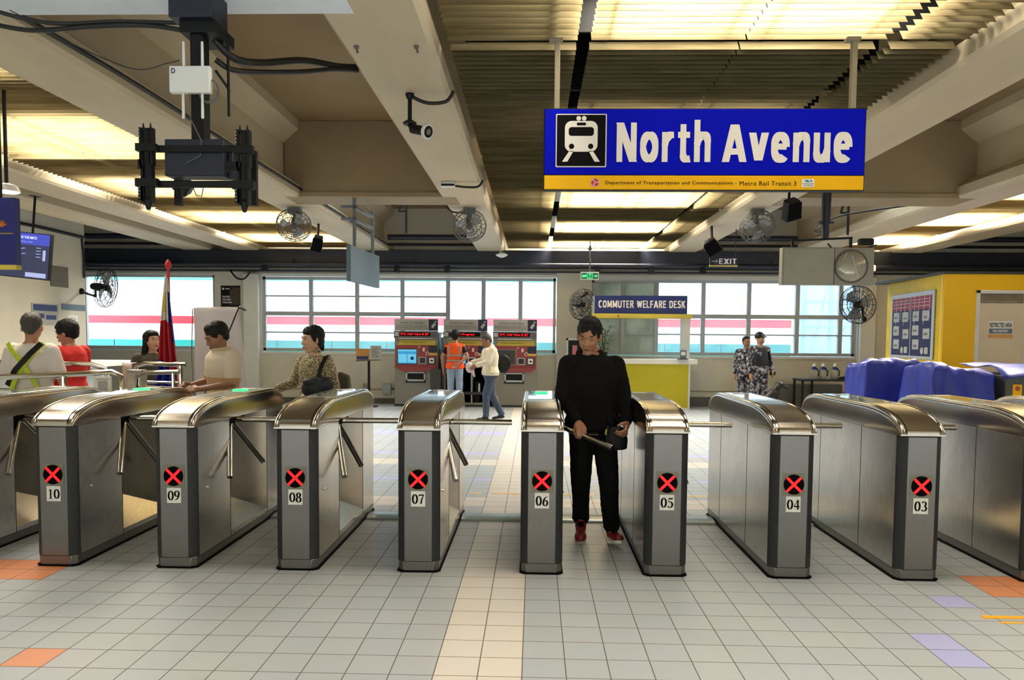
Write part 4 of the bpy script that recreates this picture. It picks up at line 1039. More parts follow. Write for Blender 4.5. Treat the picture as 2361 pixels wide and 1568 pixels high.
# ================================================================ commuter welfare desk
def desk():
    t = empty('welfare_kiosk', (2.6, 16.45, 0), 'commuter welfare desk with a bright yellow counter and white worktop', 'service desk')
    yf = -.05
    b = MB(); b.bx(-1.35, .77, yf, yf+.45, .02, .98); b.build('counter_front', M['ylime'], t)
    b = MB(); b.bx(.75, .79, yf-.005, yf+.45, 0, .98); b.bx(-1.35, .79, yf-.006, yf+.02, 0, .03); b.build('edge_trim', M['white'], t)
    b = MB(); b.bx(-1.4, .93, yf-.08, yf+.50, .98, 1.09); b.build('worktop', M['white'], t, bev=.008)
    for x in (.70, -1.30):
        b = MB(); b.bx(x-.09, x+.09, yf+.10, yf+.30, 1.09, 1.97); b.build('post', M['wall_w'], t, bev=.005)
    b = MB(); b.bx(-1.36, .80, yf-.10, yf+.32, 1.965, 2.06); b.build('yellow_shelf', M['yellow_f'], t, bev=.004)
    b = MB(); b.bx(-1.30, .685, yf-.06, yf+.10, 2.06, 2.455); b.build('sign_box', M['navy'], t, bev=.006)
    b = MB(); b.bx(-1.36, -1.30, yf-.03, yf+.09, 2.06, 2.44); b.build('sign_side', M['alu'], t)
    letters('COMMUTER WELFARE DESK', M['letter'], t, -1.22, .64, 2.19, 2.345, yf-.061, .12, .16)
    b = MB(); b.lathe([(.022, 0), (.022, .002)], (-.80, yf-.101, 2.015), (0, -1, 0), 14); b.build('red_emblem', M['redsign'], t)
    p = empty('potted_plant', (1.52, 16.5, 1.09), 'green leafy potted plant on the desk behind the man in black', 'plant')
    b = MB(); b.lathe([(.06, 0), (.09, .14), (.085, .14)], (0, 0, 0)); b.build('pot', M['black'], p)
    b = MB(); rnd = random.Random(3)
    for k in range(60):
        a = rnd.random()*2*PI; h = .18+rnd.random()*.50; r = .03+rnd.random()*.17; c = V((r*math.cos(a), r*math.sin(a)*.7, h)); d = V((math.cos(a), math.sin(a), rnd.random()*.9-.2)).normalized(); s_ = d.cross(V((0, 0, 1))).normalized()*.022
        L = .10; b.add([c, c+d*L*.5+s_, c+d*L, c+d*L*.5-s_, c+d*L*.5+V((0, 0, .008))], [(0, 1, 4), (1, 2, 4), (2, 3, 4), (3, 0, 4)])
    b.build('leaves', mat('leaf_green', '#2f4a26', .5, var=.25), p, smooth=0)
    b = MB()
    for k in range(6): b.tube([(0, 0, .13), (.04*math.cos(k), .03*math.sin(k), .4), (.08*math.cos(k), .05*math.sin(k), .62)], .006, 5)
    b.build('stems', mat('stem_green', '#3d4a2a', .6), p)
    f = empty('picture_frame', (.93, 16.35, 1.09), 'pale framed poster standing left of the desk behind the man in black', 'picture frame')
    for q in ((-.24, -.19, 0, .44), (.19, .24, 0, .44), (-.24, .24, .39, .44), (-.24, .24, 0, .04)):
        b = MB(); b.bx(q[0], q[1], -.02, .02, q[2], q[3]); b.build('frame_bar', M['alu'], f, bev=.004)
    b = MB(); b.bx(-.19, .19, -.006, .01, .04, .39); b.build('poster', M['black'], f)
    b = MB(); b.bx(-.10, .0, -.008, -.006, .08, .28); b.build('poster_figure', mat('poster_pink', '#b86a70', .6), f)
    b = MB(); b.bx(-.25, .25, -.15, .18, -.04, 0); b.bx(-.24, -.20, -.12, .14, -1.09, -.04); b.bx(.20, .24, -.12, .14, -1.09, -.04)
    tag(b.build('side_stand', M['grey'], loc=(.93, 16.35, 1.09)), 'narrow grey stand carrying the framed poster', 'stand')
    c = empty('notice_card', (3.20, 16.25, 1.09), 'small blue notice card on the right end of the desk', 'notice')
    b = MB(); b.bx(-.07, .07, 0, .008, .01, .2); b.build('card', M['bluegrey'], c); b = MB(); b.bx(-.12, .1, -.05, .07, 0, .012); b.build('base', M['black'], c)
    b = MB(); b.bx(-.045, .045, -.002, 0, .09, .16); b.build('pattern', M['white'], c)
desk()

# ================================================================ ticket machines
def led(name, col, es): return mat(name, col, .4, emit=col, es=es, var=0)
M['ledred'] = led('led_red', '#ff1a24', 1.3); M['screen'] = led('screen_blue', '#2a90c8', .45); M['screen_l'] = led('screen_pale', '#5fb8dc', .5)
M['tvm_body'] = mat('machine_grey', '#878379', .4, .25, .05); M['tvm_dark'] = mat('machine_dark', '#3c3a3a', .4, .2)
M['tvm_red'] = mat('machine_red', '#93383b', .4, var=.05); M['tvm_head'] = mat('notice_panel', '#a5a39e', .5, var=.03)
def tvm(xc, msg, label, open_door=False, dead=False, wide=.95):
    t = empty('ticket_machine', (xc, 16.4, 0), label, 'ticket machine', 'ticket vending machines'); h = wide/2
    b = MB(); b.bx(-h, h, 0, .62, .05, 1.63)
    if open_door:
        b = MB(); b.bx(-h, h, 0, .62, .86, 1.63); b.bx(-h, -h+.03, 0, .62, .05, .86); b.bx(h-.03, h, 0, .62, .05, .86); b.bx(-h, h, .58, .62, .05, .86); b.bx(-h, h, 0, .62, .05, .09)
    b.build('cabinet', M['tvm_body'], t, bev=.006)
    b = MB(); b.bx(-h-.003, h+.003, .01, .62, 0, .05); b.build('plinth', M['tvm_dark'], t)
    b = MB(); b.bx(-h, h, -.02, .06, 1.66, 1.915); hd = b.build('notice_header', M['tvm_head'], t)
    text('NOTICE TO THE PUBLIC', M['ink'], hd, -h+.13, h-.28, 1.815, 1.85, -.0205, 'lettering', .008, .001)
    b = MB(); rnd = random.Random(5)
    for k in range(4):
        x = -h+.03
        while x < h-.24:
            w = .015+rnd.random()*.04; b.bx(x, min(x+w, h-.22), -.0215, -.0203, 1.785-k*.022-.005, 1.785-k*.022+.004); x += w+.010
    b.build('small_print', M['cable_g'], hd)
    b = MB(); b.bx(h-.20, h, -.0215, -.02, 1.66, 1.915); b.build('navy_corner', mat('corner_navy', '#1d1a30', .4) if 'cn' not in M else M['cn'], hd)
    b = MB(); b.prism([(h-.15, 1.75), (h-.11, 1.71), (h-.04, 1.80), (h-.08, 1.84)], -.0225, -.0215, 'y'); b.lathe([(.02, 0), (.02, .001)], (h-.05, -.0215, 1.86), (0, -1, 0), 12); b.build('corner_emblem', M['alu'], hd)
    b = MB(); b.bx(-h, h, -.10, .1, 1.50, 1.655); b.build('display_hood', mat('hood_grey', '#5b5856', .4, .2) if 'hg' not in M else M['hg'], t, bev=.004)
    b = MB(); b.bx(-h+.13, h-.15, -.104, -.10, 1.545, 1.625); b.build('led_strip', M['ledblack'], t)
    if msg: text(msg, M['ledred'], t, -h+.15 if not open_door else -h+.33, h-.18 if not open_door else h-.27, 1.555, 1.612, -.1045, 'led_lettering', .0, .001)
    b = MB(); b.bx(-h+.02, -h+.10, -.104, -.10, 1.55, 1.62); n = b.build('number_tab', M['white'], t)
    text({0: '01', 1: '02', 2: '03'}[TV[0]], M['ink'], n, -h+.03, -h+.09, 1.565, 1.605, -.1045, 'lettering', .02, .001); TV[0] += 1
    b = MB(); b.bx(-h+.1, h-.1, -.11, -.095, 1.487, 1.50); b.build('lamp_strip', M['white'], t)
    b = MB(); b.prism([(-h+.07, 1.345), (-h+.12, 1.455), (h-.05, 1.455), (h-.05, 1.345)], -.006, 0, 'y'); yl = b.build('yellow_label', M['yellow_f'], t)
    text('Ticket Vending Machine', M['ink'], yl, -h+.16, h-.25, 1.385, 1.42, -.0065, 'lettering', .0, .001)
    b = MB(); b.bx(-h+.02, h-.01, -.02, 0, .87, 1.345); rp = b.build('red_front', M['tvm_red'], t, bev=.003)
    b = MB(); b.prism([(-h+.03, .86), (h-.01, .86), (h-.12, .775), (-h+.17, .775)], -.05, 0, 'y'); b.bx(-h, h, -.06, 0, .858, .875)
    if not open_door: b.build('red_shelf', M['tvm_red'], t)
    b = MB(); b.bx(-h+.06, -h+.50, -.03, -.02, .925, 1.27); sc = b.build('screen_frame', M['tvm_dark'] if not dead else M['grey'], rp)
    b = MB(); b.bx(-h+.075, -h+.485, -.032, -.03, .945, 1.25); sp = b.build('screen', M['screen'] if not dead else M['tvm_dark'], sc)
    if not dead:
        b = MB(); b.bx(-h+.09, -h+.27, -.034, -.032, .965, 1.15); b.bx(-h+.29, -h+.47, -.034, -.032, .965, 1.15); b.bx(-h+.075, -h+.485, -.034, -.032, 1.21, 1.25); b.build('screen_panels', M['screen_l'], sc)
        b = MB(); b.lathe([(.04, 0), (.04, .001)], (-h+.39, -.034, 1.06), (0, -1, 0), 14); b.build('screen_mark', M['navy'], sc)
    b = MB(); b.bx(h-.44, h-.435, -.023, -.02, .89, 1.33); b.build('seam', M['yellow_f'], rp)
    b = MB(); b.bx(h-.20, h-.01, -.024, -.02, 1.19, 1.335); b.build('navy_panel', M['navy_d'], rp)
    b = MB(); b.bx(h-.20, h-.01, -.023, -.02, 1.13, 1.175); b.build('yellow_patch', M['yellow_f'], rp)
    b = MB(); b.bx(h-.33, h-.285, -.024, -.02, 1.21, 1.29); b.bx(h-.41, h-.39, -.024, -.02, 1.29, 1.32); b.build('white_symbol', M['white'], rp)
    b = MB(); b.tube([(h-.225+.035*math.cos(a/12*5), -.024, 1.165+.035*math.sin(a/12*5)) for a in range(13)], .008, 6); b.build('coin_ring', M['white'], rp)
    b = MB(); b.bx(h-.415, h-.255, -.034, -.02, .935, 1.09); fr = b.build('reader_frame', M['alu'] if not open_door else M['white'], rp)
    b = MB(); b.bx(h-.395, h-.275, -.038, -.034, .955, 1.07); b.build('reader', M['navy_d'], fr)
    b = MB(); b.bx(h-.22, h-.04, -.032, -.02, .92, 1.09); fr = b.build('slot_frame', M['tvm_dark'], rp)
    b = MB(); b.bx(h-.185, h-.08, -.036, -.032, .955, 1.07); fr2 = b.build('slot_label', M['white'], rp)
    b = MB(); b.prism([(h-.165, .995), (h-.10, .995), (h-.105, 1.015), (h-.13, 1.035), (h-.155, 1.015)], -.038, -.036, 'y'); b.build('hand_symbol', M['ink'], rp)
    if not open_door:
        b = MB(); x0, x1, z0, z1 = -h+.25, h-.27, .555, .76
        for q in ((x0, x1, z1-.03, z1), (x0, x1, z0, z0+.04), (x0, x0+.035, z0, z1), (x1-.035, x1, z0, z1)): b.bx(q[0], q[1], -.04, 0, q[2], q[3])
        tr = b.build('tray_frame', M['alu'], t, bev=.004); b = MB(); b.bx(x0+.03, x1-.03, -.01, -.002, z0+.03, z1-.03); b.bx(x0, x1, -.03, 0, z0-.03, z0); b.build('tray_recess', M['black'], tr)
    else:
        b = MB(); b.bx(-h+.03, h-.03, .5, .57, .09, .86); b.build('interior', M['blackmat'], t)
        for z in (.30,): b = MB(); b.bx(-h+.03, h-.03, .02, .5, z-.03, z+.03); b.build('shelf', M['tvm_dark'], t)
        b = MB(); b.bx(.12, .15, .03, .5, .09, .8); b.build('divider', M['alu'], t)
        for x, z, w, hh in ((-.1, .33, .12, .3), (.26, .33, .10, .22), (-.15, .09, .2, .18), (.24, .09, .14, .16), (-.28, .33, .10, .36)):
            b = MB(); b.bx(x-w/2, x+w/2, .12, .4, z, z+hh); b.build('module', M['black'], t, bev=.005)
        b = MB(); b.cap((.3, .08, .34), (.3, .08, .50), .025, .018); b.build('canister', M['white'], t)
        b = MB(); b.bx(-h-.25, -h+.0, -.35, -.32, .1, .84); b.bx(-h-.02, -h, -.35, 0, .1, .84); b.build('door', M['tvm_dark'], t, bev=.004)
    return t
TV = [0]
tvm(-2.58, 'SVC Add Value & SJT', 'leftmost ticket machine with a glowing blue touch screen')
tvm(-1.50, 'In Progress', 'middle ticket machine with its lower cabinet open and red display', True)
tvm(-.42, 'SVC Add Value & SJT', 'rightmost ticket machine, its screen dark, beside the man in the white jacket', dead=True)
b = MB(); b.bx(-.04, .04, 0, .05, .1, 1.52); tag(b.build('cable_duct', M['alu'], loc=(-2.04, 16.75, 0)), 'thin grey upright duct between the first two ticket machines', 'duct')
# poster stand
def poster_stand():
    t = empty('poster_stand', (-3.58, 16.2, 0), 'thin black stand with two small notice boards left of the ticket machines', 'notice stand')
    b = MB(); b.tube([(0, 0, .02), (0, 0, 1.0)], .028, 10); b.build('pole', M['black'], t)
    b = MB(); b.lathe([(.2, 0), (.2, .015), (.05, .03)], (0, 0, 0)); b.build('base', M['black'], t)
    b = MB(); b.bar((-.28, -.02, 1.0), (.28, -.02, 1.03), .03, .03); b.build('cross_arm', M['cable_g'], t)
    b = MB(); b.bx(-.27, .02, -.05, -.035, 1.02, 1.26); p = b.build('orange_notice', mat('notice_orange', '#b07a3c', .5), t)
    b = MB(); b.bx(-.25, .0, -.053, -.05, 1.03, 1.10); b.build('navy_strip', M['navy'], p)
    b = MB(); b.bx(.045, .28, -.05, -.035, 1.03, 1.33); p = b.build('white_notice', M['tvm_head'], t)
    b = MB()
    for k in range(8): b.bx(.07, .25-.03*(k % 3), -.052, -.05, 1.08+k*.028, 1.09+k*.028)
    b.build('print_lines', M['cable_g'], p)
poster_stand()
for i, (x, z, w, h_, m_, lb) in enumerate(((-3.84, .40, .12, .10, 'tvm_body', 'small grey socket box low on the rear wall, left of the stand pole'), (-3.36, .34, .2, .24, 'alu', 'larger grey junction box low on the rear wall, right of the stand pole'))):
    b = MB(); b.bx(-w/2, w/2, -.08, -.001, -h_/2, h_/2); tag(b.build('socket_box', M[m_], loc=(x, YW, z), bev=.006), lb, 'socket box')
cable([(-3.25, 17.03, .36), (-2.95, 17.03, .30), (-2.7, 17.03, .34), (-2.5, 17.03, .30)], .012, 'black cable on the wall leading to the first ticket machine', n=6)
# dark poster on the pillar between opening and window
p = empty('dark_poster', (-6.95, YW-.022, 2.42), 'dark poster with white lettering on the pillar left of the windows', 'poster')
b = MB(); b.bx(-.225, .225, -.006, 0, -.24, .24); b.build('sheet', M['black'], p)
b = MB(); b.bx(-.02, .22, -.0075, -.006, -.2, .2); b.build('brown_image', mat('poster_brown', '#43382c', .5, var=.3, vs=6), p)
for i, wd_ in enumerate(('DOLORES', 'GOLORIS', 'COLORUM')): text(wd_, M['letter'], p, -.19, -.19+.17+.02*i, -.03-.065*i, .01-.065*i, -.007, 'lettering', .03, .001)
b = MB(); b.lathe([(.025, 0), (.025, .001)], (-.17, -.006, .17), (0, -1, 0), 14); b.bx(-.12, .06, -.0075, -.006, .16, .18); b.build('emblem', M['letter'], p)

# ================================================================ left: banner, televisions, notices
def left_wall():
    t = empty('hanging_banner_screen', (-4.55, 6.0, 2.32), 'dark blue hanging board with gold bottom edge, cut off by the left edge', 'sign')
    b = MB(); b.bx(-.4, .38, -.03, .03, -.245, .29); b.build('board', mat('deep_blue', '#0b1a6a', .4, var=.15), t)
    b = MB(); b.bx(-.4, .38, -.032, .03, -.28, -.245); b.build('gold_edge', M['yellow_f'], t)
    b = MB()
    for k in range(7): b.cap((.27, -.033, .06), (.27+.05*math.cos(.4+k*.38), -.034, .06+.05*math.sin(.4+k*.38)), .008, .003, 6, 2)
    b.build('orange_mark', mat('mark_orange', '#b4632a', .5), t)
    b = MB(); b.bx(.18, .36, -.033, -.03, 0, .01); b.build('gold_line', mat('mark_gold', '#8a7a3a', .5), t)
    for x in (-.3, .25): b = MB(); b.tube([(x, 0, .29), (x, 0, 1.3)], .01, 6); b.build('hanging_rod', M['black'], t)
    b = MB(); b.lathe([(.10, 0), (.08, .05), (.02, .07)], (0, 0, 0)); l = b.build('spot_lamp', M['white'], loc=(-4.36, 6.15, 2.69)); tag(l, 'bright white round lamp above the blue board at the left edge', 'lamp')
    b = MB(); b.lathe([(.085, -.004), (.08, 0)], (0, 0, 0)); b.build('lamp_face', mat('lamp_glow', '#ffffff', .3, emit='#eef6ff', es=9, var=0), l)
    b = MB(); b.bar((0, 0, .06), (0, .0, ZB+1.0-2.69), .02, .02); b.build('stem', M['black'], l)
    t = empty('television', (-6.80, 10.0, 2.58), 'wall television showing a purple transit guide screen', 'television', None, -.12)
    t.rotation_euler = (0, .10, -.1)
    b = MB(); b.bx(-.52, .32, -.03, .03, -.315, .30); b.build('casing', M['black'], t, bev=.006)
    b = MB(); b.bx(-.51, .31, -.033, -.03, -.305, .29); s_ = b.build('screen', led('tv_screen', '#33364e', .8), t)
    b = MB(); b.bx(-.51, .31, -.0345, -.033, .14, .29); b.build('title_bar', led('tv_bar', '#3f47a8', .9), s_)
    text('HOW TO RIDE THE MRT3', led('tv_white', '#b9c4f0', 1.0), s_, -.35, .12, .215, .25, -.035, 'lettering', .03, .001)
    text('TICKET GUIDE', led('tv_white2', '#8d96d0', .8), s_, -.12, .06, .165, .185, -.035, 'lettering', .0, .001)
    b = MB(); b.bar((-.16, -.036, .06), (-.04, -.036, .09), .002, .05, up=V((0, 1, 0))); b.bar((-.15, -.036, -.01), (-.03, -.036, .02), .002, .05, up=V((0, 1, 0))); b.bx(.22, .26, -.036, -.034, -.06, .08)
    for k in range(4): b.bx(.12, .19, -.036, -.034, .10-k*.04, .108-k*.04)
    b.build('white_panels', led('tv_white4', '#9aa6cf', .8), s_); b = MB(); b.bx(-.02, .28, -.036, -.034, -.29, -.23); b.build('caption_strip', led('tv_white3', '#9aa6cf', .8), s_)
    b = MB(); b.lathe([(.02, 0), (.02, .001)], (-.17, -.035, -.16), (0, -1, 0), 14); b.prism([(-.19, -.165), (-.15, -.165), (-.17, -.22)], -.036, -.035, 'y'); b.build('pin_mark', led('tv_red', '#b02a3a', .8), s_)
    b = MB(); b.bar((0, .03, 0), (-.1, .15, .80), .03, .03); b.bar((-.1, .15, .8), (-.1, .15, .81), .1, .1); b.build('bracket', M['black'], t)
    # things on the side wall (faces +x)
    def wallthing(name, y0, y1, z0, z1, m, label, cat, d=.02):
        b = MB(); b.bx(-8.65, -8.65+d, y0, y1, z0, z1); return tag(b.build(name, m), label, cat)
    o = wallthing('wall_vent', 13.25, 13.75, 2.38, 2.75, mat('vent_olive', '#6b6656', .6), 'dull square vent plate on the left wall right of the television', 'vent')
    b = MB()
    for k in range(6): b.bx(-8.632, -8.627, 13.28, 13.72, 2.42+k*.055, 2.43+k*.055)
    b.build('slat', M['cable_g'], o)
    o = wallthing('wall_notice', 12.72, 13.45, 1.68, 2.06, M['tvm_head'], 'printed notice with a dark photo heading on the left wall', 'notice', .01)
    b = MB(); b.bx(-8.641, -8.639, 12.76, 13.41, 1.93, 2.04); b.bx(-8.641, -8.639, 12.8, 13.05, 1.80, 1.88); b.bx(-8.641, -8.639, 13.1, 13.38, 1.78, 1.86); b.build('picture_block', M['navy'], o)
    o = wallthing('direction_plate', 13.55, 14.26, 1.97, 2.08, M['bluegrey'], 'small blue direction plate at the corner of the left wall', 'sign', .015)
    o = wallthing('wall_notice', 13.72, 14.02, 1.48, 1.88, M['paper'], 'narrow white printed notice near the corner of the left wall', 'notice', .01)
    b = MB()
    for k in range(11): b.bx(-8.641, -8.639, 13.76, 13.98-.03*(k % 3), 1.52+k*.03, 1.53+k*.03)
    b.build('print_lines', M['cable_g'], o)
    # counter along the booth
    b = MB(); b.bx(-8.64, -7.0, 8.6, 13.6, 1.0, 1.06); b.bx(-7.9, -7.85, 8.6, 13.6, 0, 1.0); tag(b.build('booth_counter', M['wall_w']), 'pale booth counter along the left wall', 'counter')
left_wall()

# ================================================================ railings, flag, banner
def rail(name, pts, r, posts, label, mids=(), infill=None):
    t = empty(name, (0, 0, 0), label, 'railing', 'stainless railings on the left')
    b = MB(); b.tube(pts, r, 10); b.build('top_rail', M['chrome'], t)
    for p in posts: b = MB(); b.tube([(p[0], p[1], 0), (p[0], p[1], p[2])], r*.9, 10); b.lathe([(.05, 0), (.05, .01)], (p[0], p[1], 0)); b.build('post', M['chrome'], t)
    for q in mids: b = MB(); b.tube(q, r*.5, 8); b.build('mid_rail', M['chrome'], t)
    return t
rail('railing', [(-5.9, 7.3, 1.25), (-4.35, 7.25, 1.23), (-4.18, 7.2, 1.19), (-4.14, 7.2, 1.05)], .024, [(-5.6, 7.29, 1.24), (-4.14, 7.2, 1.1)], 'stainless railing in front of the man in red, with yellow twine on it', [[(-5.9, 7.3, .98), (-4.16, 7.22, .96)]])
rail('railing', [(-5.6, 6.4, 1.09), (-4.1, 6.75, 1.165), (-3.88, 6.8, 1.18), (-3.80, 6.8, 1.14), (-3.78, 6.8, .9)], .026, [(-4.27, 6.7, 1.14), (-3.78, 6.8, 1.0)], 'stainless railing nearest the turnstiles on the left, rising to the right', [[(-5.6, 6.4, .95), (-3.8, 6.8, 1.0)]])
rail('railing', [(-3.95, 7.3, 1.10), (-3.92, 7.3, 1.21), (-3.82, 7.3, 1.24), (-3.43, 7.3, 1.23)], .024, [(-3.95, 7.3, 1.12), (-3.48, 7.3, 1.22)], 'short stainless railing in front of the flag', [[(-3.95, 7.3, 1.06), (-3.45, 7.3, 1.05)]])
rail('railing', [(-3.72, 6.9, .95), (-3.70, 6.9, 1.13), (-3.62, 6.9, 1.17), (-3.30, 6.9, 1.18)], .022, [(-3.71, 6.9, 1.0), (-3.36, 6.9, 1.17)], 'small stainless railing loop below the flag, left of the man in the beige polo', [[(-3.7, 6.9, 1.04), (-3.35, 6.9, 1.03)]])
for i, (x, y, z, w, lb) in enumerate(((-4.15, 7.6, 1.235, .11, 'taller stainless box post behind the railings on the left'), (-3.78, 7.05, 1.19, .13, 'stainless box post beside the paper notice on the left railings'))):
    b = MB(); b.bx(-w/2, w/2, -w/2, w/2, 0, z); tag(b.build('box_post', M['steel_h'], loc=(x, y, 0), bev=.006), lb, 'post', 'stainless box posts')
p = empty('paper_notice', (-3.93, 6.74, 1.08), 'white paper notice fixed to the near railing on the left', 'notice')
b = MB(); b.bx(-.08, .08, -.01, 0, -.13, .06); b.build('sheet', M['paper'], p)
b = MB(); b.bx(-.045, .045, -.012, -.01, -.07, .02); b.bx(-.06, .06, -.012, -.01, .03, .04); b.bx(-.05, .05, -.012, -.01, -.11, -.10); b.build('print_block', M['alu'], p)
b = MB()
for k in range(5): b.tube([(.02*math.cos(a*.9+k), .03*math.sin(a*.9+k), .03-.05*a*.5) for a in range(6)], .006, 6)
tag(b.build('yellow_twine', mat('twine_yellow', '#d8b21c', .6), loc=(-4.82, 7.26, 1.23)), 'yellow twine knotted around the railing in front of the man in red', 'twine')

def flag():
    t = empty('flag', (-3.93, 8.0, 0), 'blue, red and white flag with a yellow sun hanging furled on a red-topped pole', 'flag')
    b = MB(); b.tube([(0, 0, .03), (.0, 0, 2.24)], .016, 10); b.lathe([(.17, 0), (.17, .02), (.03, .05)], (0, 0, 0)); b.build('pole', M['redsign'], t)
    b = MB(); b.lathe([(.012, 0), (.03, .02), (.035, .05), (.02, .085), (.004, .10)], (0, 0, 2.23)); b.build('finial', M['redsign'], t)
    # draped cloth: rows down, columns around folds
    rows = 60; cols = 40
    fm = [mat('flag_white', '#d9d4cb', .7), mat('flag_yellow', '#d8be4a', .7), mat('flag_red', '#b3202e', .7), mat('flag_blue', '#1b2a96', .7)]
    vs = []; fs = []; mi = []
    def half(z):     # half widths left/right of the pole by height
        k = (2.12-z)/1.20; k = max(0, min(1, k)); return -.015-.115*k**.9-(.05 if k > .85 else 0)*(k-.85)/.15, .02+.085*min(1, k*1.3)
    for i in range(rows+1):
        z = 2.14-1.24*i/rows; a, c = half(z)
        for j in range(cols+1):
            u = j/cols; x = a+(c-a)*u; amp = .012+.028*min(1, i/rows*2)
            vs.append((x, -.035-amp*math.sin(u*2*PI*3.2+.5*math.sin(z*4))-.02*math.sin(PI*u), z+.02*math.sin(u*5)))
    for i in range(rows):
        z = 2.14-1.24*(i+.5)/rows
        for j in range(cols):
            u = (j+.5)/cols; k = i*(cols+1)+j; fs.append((k, k+1, k+cols+2, k+cols+1))
            if z > 1.66: m_ = 3 if u > .72 and z < 2.0 else (1 if (1.74 < z < 1.95 and .2 < u < .58) else 0)
            elif z > 1.25-.16*(u-.1): m_ = 3 if (u > .80 and z > 1.45) else 2
            else: m_ = 2 if u > .86 else 3
            mi.append(m_)
    me = bpy.data.meshes.new('cloth'); me.from_pydata(vs, [], fs)
    for q in fm: me.materials.append(q)
    for p_, i in zip(me.polygons, mi): p_.material_index = i; p_.use_smooth = True
    o = bpy.data.objects.new('cloth', me); COL.objects.link(o); o.parent = t
    s_ = o.modifiers.new('s', 'SOLIDIFY'); s_.thickness = .003
flag()
def white_banner():
    t = empty('banner_stand', (-3.80, 9.0, 0), 'back of a white cloth banner on a stand, behind the man in the beige polo', 'banner stand')
    vs = []; R_, C_ = 24, 16
    for i in range(R_+1):
        z = 1.855-1.4*i/R_
        for j in range(C_+1):
            u = j/C_; x0 = -.32+.02*(i/R_); x1 = .23+.17*(i/R_)
            vs.append((x0+(x1-x0)*u, .012*math.sin(u*9+i*.3)-.02*u*(i/R_), z+.01*math.sin(u*PI)))
    fs = [(i*(C_+1)+j, i*(C_+1)+j+1, (i+1)*(C_+1)+j+1, (i+1)*(C_+1)+j) for i in range(R_) for j in range(C_)]
    b = MB(); b.add(vs, fs); o = b.build('cloth', mat('banner_cloth', '#d3cdd0', .8, var=.03), t, smooth=80); q = o.modifiers.new('s', 'SOLIDIFY'); q.thickness = .004
    b = MB(); b.tube([(.25, -.04, 1.86), (-.15, -.05, .9), (-.3, -.05, .3)], .008, 6); b.build('stay_rod', M['black'], t)
    b = MB(); b.tube([(-.33, .0, 1.84), (-.36, .02, 1.3), (-.33, .02, .5)], .006, 6); b.build('side_cord', M['cable_g'], t)
    b = MB(); b.bx(-.35, .42, -.06, .14, 0, .06); b.tube([(.05, .06, .06), (.05, .05, 1.87)], .012); b.build('base', M['alu'], t)
    b = MB(); b.cap((.25, 0, 1.86), (.31, 0, 1.83), .02, .015); b.build('corner_clip', M['cable_g'], t)
white_banner()

